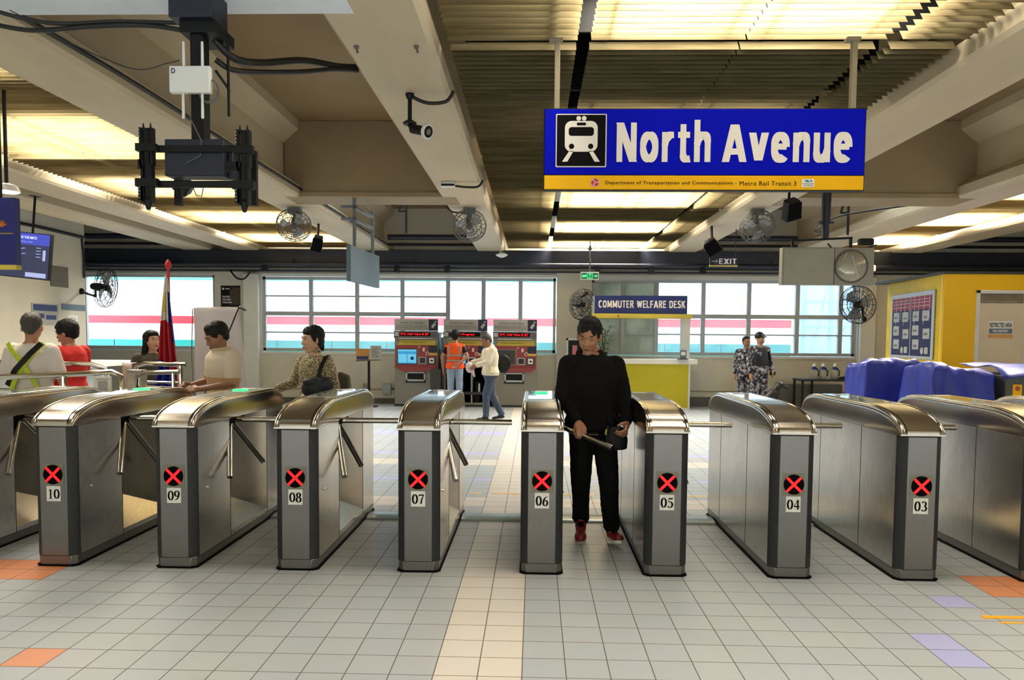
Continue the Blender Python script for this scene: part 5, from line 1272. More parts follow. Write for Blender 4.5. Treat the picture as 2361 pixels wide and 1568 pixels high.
# ================================================================ right: yellow room, door, posters, tarpaulins
def yellow_room():
    X0, Y0 = 6.45, 12.1
    b = MB(); b.bx(X0, 6.95, Y0, Y0+.1, 0, 2.58); b.bx(6.95, 7.76, Y0, Y0+.1, 2.33, 2.58); b.bx(7.76, 11.8, Y0, Y0+.1, 0, 2.58)
    b.prism([(X0, Y0), (X0+.1, Y0+.1), (6.78, 14.5), (6.68, 14.5)], 0, 2.58, 'z'); struct(b.build('wall_yellow_room', M['yellow_w']))
    b = MB(); b.prism([(X0-.003, Y0+.02), (X0-.0005, Y0+.02), (6.675, 14.48), (6.672, 14.48)], 0, 2.58, 'z'); struct(b.build('trim_5', mat('yellow_film', '#cdb021', .5, spec=.2, var=.12, vs=3)))
    b = MB(); b.bx(X0-.02, 11.8, Y0-.02, Y0+2.4, 2.58, 2.62); struct(b.build('trim_6', M['tvm_dark']))
    b = MB(); b.bx(6.95, 7.0, Y0-.03, Y0+.10, 0, 2.33); b.bx(7.71, 7.76, Y0-.03, Y0+.10, 0, 2.33); b.bx(6.95, 7.76, Y0-.03, Y0+.10, 2.28, 2.33); struct(b.build('trim_7', M['wall_w'], bev=.004))
    b = MB(); b.bx(7.0, 7.71, Y0+.01, Y0+.05, 0, 2.13); d = struct(b.build('door_1', mat('door_cream', '#d8c9ad', .45, var=.03), bev=.004))
    b = MB(); b.bx(7.0, 7.71, Y0+.05, Y0+.08, 2.13, 2.28); b.build('transom', mat('transom_brown', '#8a7a60', .5, var=.2), d)
    b = MB(); b.bx(7.0, 7.6, Y0-.0, Y0+.015, 2.145, 2.155); b.build('closer_arm', M['alu'], d)
    p = empty('restricted_area_notice', (7.35, Y0+.008, 1.72), 'notice reading RESTRICTED AREA on the cream door', 'notice')
    b = MB(); b.bx(-.19, .19, -.006, 0, -.14, .13); b.build('sheet', M['paper'], p)
    text('RESTRICTED AREA', M['ink'], p, -.175, .175, .03, .10, -.0065, 'lettering', .02, .001)
    b = MB(); b.bx(-.18, .18, -.0075, -.006, -.07, .01); q = b.build('blue_block', M['bluegrey'], p); text('NO ENTRY', M['paper'], q, -.12, .12, -.05, -.01, -.008, 'lettering', .03, .001)
    b = MB(); b.bx(-.19, .19, -.0075, -.006, -.14, -.08); b.build('orange_block', mat('notice_orange2', '#d8a05a', .5), p)
    # big poster under clear film on the angled face
    dr = V((6.68-X0, 2.4, 0)).normalized(); nrm = V((-dr.y, dr.x, 0))
    t = empty('framed_poster', (X0-.012, Y0+.25, 0), 'framed double information poster under clear film on the yellow side wall', 'poster')
    ang = math.atan2(-dr.y, -dr.x); t.rotation_euler = (0, 0, ang); t.location = V((X0, Y0, 0))+dr*2.12+nrm*.012
    # local x runs toward the viewer along the wall, local -y faces into the hall
    b = MB(); b.bx(0, 1.85, -.02, 0, 1.22, 2.36); b.build('frame', M['alu'], t, bev=.004)
    for k in range(2):
        x0 = .08+k*.86
        b = MB(); b.bx(x0, x0+.82, -.024, -.02, 1.27, 2.28); s_ = b.build('poster_sheet', M['pnavy'], t)
        b = MB(); b.bx(x0, x0+.82, -.026, -.024, 2.06, 2.28); b.build('red_heading', M['pred'], s_)
        b = MB()
        for z in (2.11, 2.17, 2.22): b.bx(x0+.05, x0+.77, -.0275, -.026, z, z+.012)
        for (u, z) in ((.08, 1.86), (.48, 1.86), (.08, 1.62), (.52, 1.56), (.10, 1.38)): b.bx(x0+u, x0+u+.26, -.0265, -.024, z-.0, z+.17)
        b.build('poster_pictures', M['pwhite'], s_)
        b = MB(); b.lathe([(.06, 0), (.06, .002)], (x0+.5, -.024, 1.36), (0, -1, 0), 14); b.bx(x0+.6, x0+.74, -.026, -.024, 1.31, 1.42); b.build('badges', M['pwhite'], s_)
        b = MB()
        for (u, z) in ((.12, 1.92), (.52, 1.9), (.12, 1.68), (.56, 1.62), (.14, 1.42)): b.bx(x0+u, x0+u+.15, -.0275, -.0265, z, z+.04)
        b.build('sketches', M['cable_g'], s_)
    b = MB()
    for k in range(9):
        x = .1+k*.2; b.bar((x, -.029, 2.3), (x-.06+.03*(k % 3), -.029, 1.9-.1*(k % 2)), .004, .006)
    b.build('film_creases', M['paper'], t)
M['pnavy'] = mat('poster_navy', '#29264a', .55, var=.1, spec=.15); M['pred'] = mat('poster_red', '#8c2f45', .55, var=.1, spec=.15); M['pwhite'] = mat('poster_white', '#a9a9a6', .6, spec=.15)
yellow_room()
import mathutils.noise as mnoise
def tarp(name, loc, w, d, h, label, seed, droop=.25):
    R_, C_ = 36, 44; rnd = random.Random(seed); ph = [rnd.random()*6 for _ in range(6)]
    vs = []
    def prof(u, a):   # u in 0..1 across, returns (offset, height) of draped profile
        pass
    for i in range(R_+1):
        v = i/R_
        for j in range(C_+1):
            u = j/C_
            sx = (u-.5)*2; sy = (v-.5)*2
            ex = max(0, abs(sx)-.74)/.26; ey = max(0, abs(sy)-.55)/.45
            x = math.copysign(min(abs(sx), .74)/.74*w/2+ex*.10*w*.5, sx); y = math.copysign(min(abs(sy), .55)/.55*d/2+ey*.08, sy)
            top = h-.04*math.cos(u*PI*2+ph[0])-.025*math.sin(u*7+ph[1])-.02*math.sin(v*9+ph[2])-.07*sx*sx
            z = top-max(ex, ey)**.9*(h-.01)
            fold = max(ex, ey)*.045
            x += fold*math.sin(v*16+ph[3]) if ex >= ey else .01*math.sin(v*11)
            y += fold*math.sin(u*24+ph[4]) if ey > ex else 0
            w3 = mnoise.noise_vector(V((x*5+seed, y*5, z*4)))*.045+mnoise.noise_vector(V((x*13+seed, y*13, z*9)))*.022
            vs.append((x+w3.x, y+w3.y, max(.004, z+w3.z)) if max(ex, ey) < .98 else (x+w3.x, y+w3.y, .004))
    fs = [(i*(C_+1)+j, i*(C_+1)+j+1, (i+1)*(C_+1)+j+1, (i+1)*(C_+1)+j) for i in range(R_) for j in range(C_)]
    b = MB(); b.add(vs, fs); o = b.build(name, M['tarp'], smooth=50, loc=loc); q = o.modifiers.new('s', 'SOLIDIFY'); q.thickness = .004
    q = o.modifiers.new('d', 'SUBSURF'); q.levels = 1; q.render_levels = 1
    return tag(o, label, 'tarpaulin', 'blue tarpaulins')
M['tarp'] = mat('tarp_blue', '#1c2c90', .45, var=.18, vs=5, bump=.35, bs=14)
tarp('tarpaulin', (5.22, 11.0, 0), 1.15, .6, 1.22, 'blue tarpaulin draped over a low machine, left one by the table', 4)
tarp('tarpaulin', (5.30, 9.80, 0), .74, .75, 1.21, 'blue tarpaulin draped over the baggage scanner, right one', 9)
def scanner():
    t = empty('baggage_scanner', (6.5, 9.75, 0), 'dark baggage scanner with yellow warning labels under the right tarpaulin', 'baggage scanner')
    b = MB(); b.bx(-.72, 1.6, -.38, .45, .35, 1.12); b.build('housing', mat('scanner_grey', '#4a4c4a', .4), t, bev=.02)
    b = MB(); b.bx(-.65, 1.6, -.36, .4, .0, .35); b.build('base', M['black'], t)
    b = MB(); b.bx(-.70, 1.6, -.386, -.38, .60, .80); b.build('dark_opening', M['blackmat'], t)
    for i, x in enumerate((-.58, -.42, .02)):
        b = MB(); b.bx(x-.055, x+.055, -.388, -.38, .84, 1.0); w = b.build('warning_label', M['yellow'], t)
        b = MB()
        if i == 0: b.lathe([(.03, 0), (.03, .002)], (x, -.388, .95), (0, -1, 0), 12); b.build('symbol', M['red'], w)
        elif i == 1: b.tube([(x-.035, -.389, .90), (x+.035, -.389, .90), (x, -.389, .965)], .004, 5, closed=True); b.build('symbol', M['ink'], w)
        else: b.prism([(x-.04, .88), (x+.04, .88), (x+.03, .91), (x, .93), (x-.03, .91)], -.390, -.388, 'y'); b.build('symbol', M['ink'], w)
    b = MB(); b.lathe([(.03, 0), (.035, .012), (.01, .02)], (-.22, -.38, .93), (0, -1, 0), 16); b.build('stop_button', M['black'], t)
scanner()
b = MB(); R_, C_ = 12, 20; vs = []
for i in range(R_+1):
    for j in range(C_+1):
        u = j/C_; v = i/R_; e = max(0, .3-v)/.3
        vs.append((5.72+1.95*u, 9.33+.95*v-(.05 if e > 0 else 0), 1.20+.025*math.sin(u*8)+.02*math.sin(v*7)-.04*(u-.3)-e*(.15-.03*math.sin(u*9))))
b.add(vs, [(i*(C_+1)+j, i*(C_+1)+j+1, (i+1)*(C_+1)+j+1, (i+1)*(C_+1)+j) for i in range(R_) for j in range(C_)])
o = b.build('tarpaulin', M['tarp'], smooth=50); q = o.modifiers.new('s', 'SOLIDIFY'); q.thickness = .004; tag(o, 'blue tarpaulin sheet spread over the top of the baggage scanner at the right edge', 'tarpaulin', 'blue tarpaulins')

def table():
    t = empty('metal_table', (6.3, 16.4, 0), 'thin dark metal table by the right end of the rear wall', 'table')
    b = MB(); b.bx(-.62, .68, -.28, .28, .655, .69); b.build('tabletop', M['black'], t, bev=.003)
    for x, y in ((-.58, -.25), (-.2, .25), (-.58, .25), (.62, -.25), (.62, .25)):
        b = MB(); b.bx(x-.02, x+.02, y-.02, y+.02, 0, .655); b.build('leg', M['black'], t)
    for i, x in enumerate((6.02, 6.21, 6.46)):
        p = empty('pump_bottle', (x, 16.35, .69), ('leftmost', 'middle', 'rightmost')[i]+' of three clear sanitizer bottles with blue labels on the metal table', 'bottle', 'sanitizer bottles on the table')
        b = MB(); b.lathe([(.075, 0), (.085, .02), (.08, .16), (.05, .23), (.03, .26)], (0, 0, 0), n=18); b.build('bottle_body', M['clearpl'], p)
        b = MB(); b.lathe([(.072, .165), (.052, .24), (.045, .27)], (0, 0, 0), n=18); b.build('blue_label', M['navy'], p)
        b = MB(); b.lathe([(.032, .26), (.032, .30), (.01, .31), (.01, .335)], (0, 0, 0), n=14); b.bx(-.012, .05, -.012, .012, .325, .342); b.build('pump', M['white'], p)
        b = MB(); b.tube([(.05, -.02, .24), (.10, -.02, .16), (.09, -.02, .06)], .012, 6); b.build('strap', M['black'], p)
    b = MB(); b.bx(-.2, .2, -.06, .06, 0, .035); b.cap((-.12, 0, .04), (.05, .02, .05), .02); b.cap((.1, 0, .04), (.16, .02, .05), .018)
    tag(b.build('small_tools', M['black'], loc=(6.72, 16.35, .69)), 'small dark clutter at the right end of the metal table', 'clutter')
    b = MB(); b.bx(-.9, .5, -.1, .12, 0, .55); tag(b.build('storage_box', M['wall_dark'], loc=(6.3, 16.85, 0)), 'grey low cabinet in the shade behind the metal table', 'cabinet')
M['clearpl'] = mat('clear_plastic', '#a8a896', .2, alpha=.6)
table()
b = MB(); b.bx(-.1, .1, -.06, .06, -.06, .06); jb = tag(b.build('junction_box', M['white'], loc=(6.85, 15.7, 3.0), bev=.01), 'small white box high on the dark ceiling steelwork at right', 'junction box')
c = MB(); c.bar((0, 0, .06), (0, 0, .499), .02, .02); c.build('bracket', M['black'], jb)
# ================================================================ people
def skin_mat(name, col):
    return mat(name, col, .5, var=.05, vs=12)
M['skin_a'] = skin_mat('skin_tan', '#a9785c'); M['skin_b'] = skin_mat('skin_light', '#c79a7f'); M['skin_c'] = skin_mat('skin_brown', '#8f634b')
M['hair'] = mat('black_hair', '#0b0a0a', .55, var=.4, vs=60, stretch=(3, 3, .5), spec=.25, bump=.4, bs=90); M['hair_g'] = mat('greying_hair', '#3a3431', .6, var=.3, vs=90)
M['lip'] = mat('lips', '#8a4640', .45, var=0); M['lip_r'] = mat('lips_red', '#a03038', .4, var=0); M['eyew'] = mat('eye_white', '#cfc8c2', .3, var=0)
M['eyed'] = mat('eye_dark', '#140e0c', .2, var=0)
JD = dict(hipL=(-.085, 0, .88), hipR=(.085, 0, .88), kneL=(-.09, -.015, .47), kneR=(.09, -.015, .47), ankL=(-.09, .02, .085), ankR=(.09, .02, .085),
          toeL=(-.10, -.13, .03), toeR=(.10, -.13, .03),
          shL=(-.158, .005, 1.325), shR=(.158, .005, 1.325), elL=(-.215, .02, 1.08), elR=(.215, .02, 1.08), wrL=(-.22, -.04, .85), wrR=(.22, -.04, .85),
          pel=(0, 0, .92), chest=(0, 0, 1.22), neck=(0, 0, 1.40), head=(0, -.01, 1.53))
def hand(b, wrist, d, n, side, curls=(25, 30, 35, 40), tc=25, sc=1.0, spread=1.0, thumb_in=.3, ts=.75):
    """palm plus five bent fingers; d = pointing direction, n = palm normal, side=+1 puts the thumb on d x n side"""
    d = V(d).normalized(); n = V(n); n = (n-d*n.dot(d)).normalized(); s = d.cross(n)*side; w = V(wrist)
    b.cap(w-d*.03*sc, w+d*.02*sc, .024*sc, .026*sc, 10)
    lens = [(.038, .024, .020), (.043, .028, .021), (.040, .026, .020), (.031, .020, .017)]
    for i in range(4):
        o = (1.5-i)*.0205*sc*spread; base = w+d*.015*sc+s*o*.75; kn = w+d*(.088-(.004, 0, .003, .012)[i])*sc+s*o
        b.cap(base, kn, .0145*sc, .0118*sc, 8, 3)
        a = 0; p = kn; dd = (d+s*(1.5-i)*.05).normalized()
        for j, L in enumerate(lens[i]):
            a += math.radians(curls[i])*(1, .9, .6)[j]
            v = dd*math.cos(a)+n*math.sin(a); q = p+v*L*sc; r = (.0098, .0088, .0078)[j]*sc; r2 = (.0089, .0079, .0068)[j]*sc
            b.cap(p, q, r, r2, 8, 3); p = q
    p = w+d*.022*sc+s*.026*sc+n*.004; v = (s*ts+d*.65+n*thumb_in).normalized(); q = p+v*.038*sc; b.cap(w+d*.005*sc+s*.012*sc, q, .016*sc, .0125*sc, 8, 3)
    v2 = (s*(ts-tc/60)+d*.8+n*(thumb_in+tc/45)).normalized(); r_ = q+v2*.028*sc; b.cap(q, r_, .0118*sc, .0105*sc, 8, 3)
    v3 = (v2+n*.3-s*.2).normalized(); b.cap(r_, r_+v3*.024*sc, .0105*sc, .0085*sc, 8, 3)

def folds(o, amp):
    N = [v.normal.copy() for v in o.data.vertices]
    for v, nn in zip(o.data.vertices, N):
        c = v.co; q = mnoise.noise(V((c.x*9, c.y*9, c.z*5)))*amp+abs(mnoise.noise(V((c.x*16+3, c.y*16, c.z*26+c.x*14))))*amp*.9-amp*.2
        v.co = c+nn*q
def person(name, label, loc, rz, H=1.65, pose=None, head_rot=(0, 0, 0), skin='skin_a', top=None, bottom=None, hair='short', hands=None, female=False,
           group=None, voxel=.009, shoes=('black', 'white'), build=1.0, lowres=False, hairm='hair', cat='person', sleeves='long', face=True, socks=None, extra=None, hood=False, lids=False):
    """top=(material, offset); bottom=(material, offset)"""
    s = H/1.65; J = {k: V(v) for k, v in JD.items()}
    for k, v in (pose or {}).items(): J[k] = V(v)
    t = empty(name, loc, label, cat, group, rz)
    t.scale = (s, s, s)
    bw = build; f = .90 if female else 1.0
    pel, ch, nk, hd = J['pel'], J['chest'], J['neck'], J['head']
    def torso(b, off=0, zlo=-.10, zhi=1, flare=0):
        ax = [(pel+V((0, 0, zlo)), .155*bw, .105*bw), (pel, .165*bw*(1.03 if female else 1), .112*bw), (pel.lerp(ch, .35), .140*bw*f, .098*bw), (pel.lerp(ch, .7), .148*bw*f, .105*bw), (ch, .160*bw*f, .112*bw),
              (ch.lerp(nk, .5), .158*bw*f, .102*bw), (ch.lerp(nk, .72), .122*bw*f, .085*bw), (ch.lerp(nk, .92), .078*f, .064), (nk+V((0, 0, .01)), .056, .056)]
        if zhi < 1: ax = ax[:-1]
        rs = []
        for i, (p, rx, ry) in enumerate(ax):
            fl = flare if i <= 1 else 0
            rs.append((p.x, p.y, p.z, rx+off+fl, ry+off+fl))
        # shoulders follow the line between shoulder joints
        d = (J['shR']-J['shL']); yaw = math.atan2(d.y, d.x); n0 = len(b.v); b.rings(rs, 24, 2.3)
        piv = ch
        for k in range(n0, len(b.v)):
            p = V(b.v[k]); w = max(0, min(1, (p.z-pel.z)/(ch.z-pel.z+.001))); a = yaw*w
            c = pel.lerp(ch, max(0, min(1.3, (p.z-pel.z)/(ch.z-pel.z)))); q = p-c
            b.v[k] = (c.x+q.x*math.cos(a)-q.y*math.sin(a), c.y+q.x*math.sin(a)+q.y*math.cos(a), p.z)
    R = Euler(head_rot, 'ZYX').to_matrix() if False else (Matrix.Rotation(head_rot[2], 3, 'Z') @ Matrix.Rotation(head_rot[0], 3, 'X') @ Matrix.Rotation(head_rot[1], 3, 'Y'))
    HS = 1.10
    def hp(x, y, z): return hd+R @ (V((x, y, z))*HS)
    def E_(b, c, r, R_, n=12, m=8): b.ell(c, tuple(x*HS for x in r), R_, n, m)
    # ---- body
    b = MB(); torso(b)
    for q in 'LR': b.cap(nk-V((0, 0, .045)), J['sh'+q]-V((0, 0, .006)), .050*f, .047*f, 12)
    b.cap(nk-V((0, 0, .03)), hd+R @ V((0, .015, -.045)), .053*f, .050*f, 14)
    E_(b, hp(0, .014, .035), (.073, .090, .085), R, 20, 14)      # cranium
    E_(b, hp(0, -.018, -.015), (.062, .068, .085), R, 18, 12)    # face
    E_(b, hp(0, -.030, -.072), (.040, .042, .036), R, 14, 10)    # jaw
    E_(b, hp(0, -.062, -.090), (.020, .016, .015), R, 10, 8)     # chin
    E_(b, hp(0, -.074, .034), (.048, .014, .012), R, 12, 8)      # brow
    b.cap(hp(0, -.080, .014), hp(0, -.097, -.020), .0075, .0105, 8)   # nose
    b.cap(hp(-.012, -.090, -.024), hp(.012, -.090, -.024), .0085, n=8)
    for q in (-1, 1):
        E_(b, hp(q*.034, -.068, -.018), (.018, .014, .014), R, 10, 8)       # cheek
        E_(b, hp(q*.073, .008, -.004), (.008, .020, .032), R @ Matrix.Rotation(q*.25, 3, 'Z'), 10, 8)   # ear
    b.cap(hp(-.016, -.082, -.052), hp(.016, -.082, -.052), .0085, n=8)
    for q in 'LR':
        b.cap(J['sh'+q], J['el'+q], .049*f*bw**.5, .037*f, 12); b.cap(J['el'+q], J['wr'+q], .036*f, .024*f, 12)
        b.cap(J['hip'+q], J['kne'+q], .080*bw, .054*bw**.5, 14); b.cap(J['kne'+q], J['ank'+q], .053, .036, 12)
        m_ = J['kne'+q].lerp(J['ank'+q], .3)+V((0, .02, 0)); b.ell(m_, (.046, .050, .11), None, 12, 8)
        b.cap(J['ank'+q]-V((0, 0, .02)), J['ank'+q].lerp(J['toe'+q], .6)+V((0, 0, .008)), .026, .012, 10)
    hands = hands or {}
    for q in 'LR':
        h = hands.get(q, {}); dd = h.get('d', (J['wr'+q]-J['el'+q]).normalized()*.8+V((0, 0, -.3))); nn = h.get('n', V((1 if q == 'L' else -1, .2, 0)))
        hand(b, J['wr'+q]+V(dd).normalized()*.02, dd, nn, h.get('side', (1 if q == 'L' else -1)), h.get('curls', (20, 26, 30, 34)), h.get('tc', 20), h.get('sc', .92 if female else 1.0), ts=h.get('ts', .75))
    body = fuse(b, 'body', M[skin], t, voxel if not lowres else .012, 3)
    # ---- face details
    if face:
        b = MB()
        for q in (-1, 1): E_(b, hp(q*.031, -.0745, .014), (.0125, .006, .0042), R @ Matrix.Rotation(q*.40, 3, 'Z'), 12, 8)
        b.build('eyes' if not lids else 'eyelids', M['eyew'] if not lids else M[skin], t, smooth=80)
        b = MB()
        for q in (-1, 1): (None if lids else E_(b, hp(q*.030, -.0785, .0135), (.0050, .0035, .0042), R, 10, 6)); E_(b, hp(q*.031, -.0780, .0185 if not lids else .0105), (.013, .0030, .0018), R @ Matrix.Rotation(q*.42, 3, 'Z') @ Matrix.Rotation(q*.05, 3, 'Y'), 10, 6)
        b.build('pupils', M['eyed'], t, smooth=80)
        b = MB()
        for q in (-1, 1): E_(b, hp(q*.031, -.0820, .038), (.016, .0035, .0030), R @ Matrix.Rotation(q*.38, 3, 'Z') @ Matrix.Rotation(-q*.06, 3, 'Y'), 10, 6)
        b.build('eyebrows', M[hairm], t, smooth=80)
        b = MB(); E_(b, hp(0, -.0905, -.0495), (.020, .005, .004), R, 12, 6); E_(b, hp(0, -.0895, -.0575), (.016, .005, .0045), R, 12, 6); b.build('lips', M['lip_r' if female else 'lip'], t, smooth=80)
    # ---- hair
    if hair:
        b = MB()
        if hair in ('short', 'mop', 'buzz'):
            k = .004 if hair == 'buzz' else .010 if hair == 'short' else .017
            E_(b, hp(0, .024, .044), (.072+k, .086+k, .080+k), R, 24, 18)
            E_(b, hp(0, -.002, .090), (.061+k*.5, .057+k*.4, .035+k*.7), R, 20, 14); E_(b, hp(0, .058, -.004), (.058, .044, .058), R, 14, 10)
            if hair == 'mop': E_(b, hp(0, -.028, .070), (.068, .058, .042), R, 14, 10); E_(b, hp(0, .06, .0), (.066, .054, .07), R, 14, 10)
            for q in (-1, 1): E_(b, hp(q*.066, .002, .024), (.009, .022, .030), R, 10, 8)
        elif hair in ('bun', 'long'):
            E_(b, hp(0, .024, .044), (.080, .093, .088), R, 24, 18); E_(b, hp(0, -.012, .074), (.069, .064, .050), R, 20, 14); E_(b, hp(0, .055, .0), (.066, .05, .07), R, 14, 10)
            for q in (-1, 1): E_(b, hp(q*.070, -.006, .030), (.012, .036, .044), R, 10, 8); E_(b, hp(q*.066, .03, .0), (.018, .035, .05), R, 10, 8)
            if hair == 'bun': b.cap(hp(0, .085, -.035), hp(0, .085, -.085), .028, .020, 10)
            else:
                for q in (-1, 1): b.cap(hp(q*.060, .02, .0), hp(q*.075, .035, -.16), .035, .040, 10); b.cap(hp(q*.075, .035, -.16), hp(q*.07, .05, -.27), .040, .015, 10)
                b.cap(hp(0, .07, .0), hp(0, .09, -.24), .06, .04, 12)
        # keep the face clear
        ho = fuse(b, 'hair', M[hairm], t, .0055, 2)
        N = [v.normal.copy() for v in ho.data.vertices]
        for v, nn in zip(ho.data.vertices, N):
            q = mnoise.noise(v.co*38)*.0045+mnoise.noise(v.co*110)*.0025; v.co += nn*q
    # ---- clothing
    if top:
        mt, off = top; b = MB(); torso(b, off, zlo=-.06, zhi=.5, flare=.012)
        for q in 'LR': b.cap(nk-V((0, 0, .050)), J['sh'+q]-V((0, 0, .006)), .050*f+off*.55, .046*f+off*.8, 14)
        for q in 'LR':
            sh, el, wr = J['sh'+q], J['el'+q], J['wr'+q]
            if sleeves == 'long': b.cap(sh, el, .052*f*bw**.5+off, .042+off*.8, 14); b.cap(el, el.lerp(wr, .9), .043+off*.7, .030+off*.5, 14); b.cap(el.lerp(wr, .84), el.lerp(wr, .93), .031+off*.7, .030+off*.6, 12)
            elif sleeves == 'short': b.cap(sh, sh.lerp(el, .82), .055*f*bw**.5+off, .052+off, 14)
            elif sleeves == 'cap': b.cap(sh, sh.lerp(el, .35), .053*f+off, .050+off, 14)
        b.ell(nk-V((0, 0, .012)), (.066, .066, .020), None, 16, 8)
        if hood: b.ell(nk+V((0, .055, -.0)), (.105, .065, .055), None, 18, 10); b.tube([nk+V((.082*math.cos(a*2*PI/20), .008+.074*math.sin(a*2*PI/20), -.008+.034*math.sin(a*2*PI/20))) for a in range(20)], .028, 8, closed=True)
        folds(fuse(b, 'hoodie' if hood else 'shirt', mt, t, .0085, 4), .006)
    if bottom:
        mt, off = bottom; b = MB()
        b.rings([(pel.x, pel.y, pel.z+.06, .155*bw+off*.6, .108*bw+off*.6), (pel.x, pel.y, pel.z, .168*bw+off*.8, .115*bw+off*.8), (pel.x, pel.y, pel.z-.09, .160*bw+off, .110*bw+off)], 24, 2.2)
        for q in 'LR':
            hp_, kn, an = J['hip'+q], J['kne'+q], J['ank'+q]
            b.cap(hp_-V((0, 0, .02)), kn, .083*bw+off*.7, .058*bw**.5+off, 16); b.cap(kn, kn.lerp(an, .93), .058+off, .044+off*1.1, 16)
            m_ = kn.lerp(an, .94); b.ell(m_, (.050+off, .055+off, .035), None, 14, 8)
        folds(fuse(b, 'trousers', mt, t, .009, 3), .006)
    if shoes:
        for q in 'LR':
            an, to = J['ank'+q], J['toe'+q]; b = MB(); d = (to-an); dh = V((d.x, d.y, 0)).normalized(); dn = V((to.x-an.x, to.y-an.y, to.z-.03-(an.z-.085))).normalized()
            up = dn.cross(dh.cross(V((0, 0, 1)))).normalized()
            if up.z < 0: up = -up
            heel = V((an.x, an.y, 0))-dh*.05+V((0, 0, an.z-.085)); heel.z += .0; sd = dn.cross(up)
            RR = Matrix((dn, sd, up)).transposed()
            L = (V((to.x, to.y, to.z-.03))-heel).length+.05
            b.ell(heel+dn*L*.30+up*.048, (L*.33, .040, .046), RR, 18, 10); b.ell(heel+dn*L*.70+up*.036, (L*.30, .046, .034), RR, 18, 10)
            b.cap(heel+dn*.06+up*.06, heel+dn*.06+up*.125, .043, .040, 14)
            sh = fuse(b, 'shoe', M[shoes[0]], t, .007, 2)
            b = MB(); pts = []
            for i in range(20):
                a = 2*PI*i/20; wdt = .043+.006*math.cos(a); pts.append((L*.5+L*.51*math.cos(a), wdt*math.sin(a)))
            vs = [heel+dn*x+sd*y+up*h for h in (.002, .026) for x, y in pts]; n = 20
            b.add(vs, [tuple(range(n)), tuple(range(n, 2*n))]+[(i, (i+1) % n, n+(i+1) % n, n+i) for i in range(n)]); b.build('sole', M[shoes[1]], sh, bev=.004)
    if extra: extra(t, J, hp, R)
    return t
def strap(b, pts, w, th, up): 
    for i in range(len(pts)-1): b.bar(pts[i], pts[i+1], w, th, up=up)

M['hoodie'] = mat('black_hoodie', '#151517', .95, var=.25, bump=.2, bs=120, spec=.12); M['sweat'] = mat('black_sweatpants', '#131315', .95, var=.25, spec=.12)
M['shoe_red'] = mat('shoe_red', '#7d1420', .35, var=.25, vs=14); M['shoe_black'] = mat('shoe_black', '#121214', .5)
# ---- man in black pushing the bar of turnstile 06
HPw = V((GX[6]+.085, FY+.70, .905))
def blk_extra(t, J, hp, R):
    b = MB(); nk = J['neck']
    b.tube([nk+V((.060*math.cos(a*PI/12), -.010+.058*math.sin(a*PI/12), .016+.020*math.cos(a*PI/12))) for a in range(-5, 4)], .010, 8)
    b.build('shirt_collar', mat('collar_pink', '#b0685c', .7), t, smooth=80)
    for q in 'LR':
        an, to = J['ank'+q], J['toe'+q]; b = MB(); b.cap(an+V((0, -.036, .035)), an.lerp(to, .42)+V((0, -.012, .022)), .026, .022, 12); b.build('shoe_tongue', M['blackmat'], t, smooth=80)
        b = MB(); b.bar(an+V((0, -.060, .022)), an+V((0, -.060, .038)), .022, .004, up=V((0, -1, 0))); b.build('shoe_mark', M['white'], t)
blk = person('person', 'man in black hoodie and red shoes pushing the bar of turnstile 06', (.435, 5.56, 0), 0, 1.68,
    dict(pel=(.005, .03, .90), hipL=(-.075, .03, .86), hipR=(.085, .02, .86), kneL=(-.075, .02, .47), kneR=(.115, -.09, .49), ankL=(-.062, .16, .125), ankR=(.150, -.02, .105),
         toeL=(-.072, .03, .035), toeR=(.185, -.16, .065), chest=(0, .0, 1.20), neck=(-.02, -.02, 1.385), head=(-.035, -.055, 1.505), shL=(-.172, .01, 1.300), shR=(.158, .01, 1.300),
         elL=(-.215, -.01, 1.07), elR=(.225, .03, 1.08), wrL=(-.115, -.172, .909), wrR=(.232, -.135, .905)),
    head_rot=(.40, .06, -.26), lids=True, top=(M['hoodie'], .024), bottom=(M['sweat'], .016), hair='short', skin='skin_a', voxel=.006, hood=True, build=1.04, shoes=('shoe_red', 'white'),
    hands=dict(L=dict(d=(.20, -.85, -.46), n=(0, .3, -.95), side=-1, curls=(56, 60, 62, 60), tc=30, ts=.35), R=dict(d=(-.10, -.75, -.60), n=(-.9, -.1, -.2), side=-1, curls=(48, 52, 56, 58), tc=30)), extra=blk_extra)
b = MB(); b.rings([(0, 0, -.10, .05, .03), (0, 0, -.09, .078, .045), (0, 0, -.02, .082, .05), (-.01, 0, .05, .072, .042), (-.01, 0, .07, .045, .025)], 20, 2.8); b.cap((-.07, -.03, .06), (-.075, -.03, -.05), .022, .012)
o = fuse(b, 'sling_bag', M['black'], None, .007, 2, (.605, 5.455, .815)); tag(o, 'small black bag hanging from the left hand of the man in black', 'bag')
b = MB(); b.tube([(-.02, 0, .06), (-.06, -.01, .14), (-.02, -.02, .16), (.02, -.01, .10)], .008, 6); b.build('strap', M['black'], o)
b = MB(); b.cap((-.085, -.055, .02), (-.08, -.055, .05), .008, .006); b.build('charm', M['yellow_f'], o)

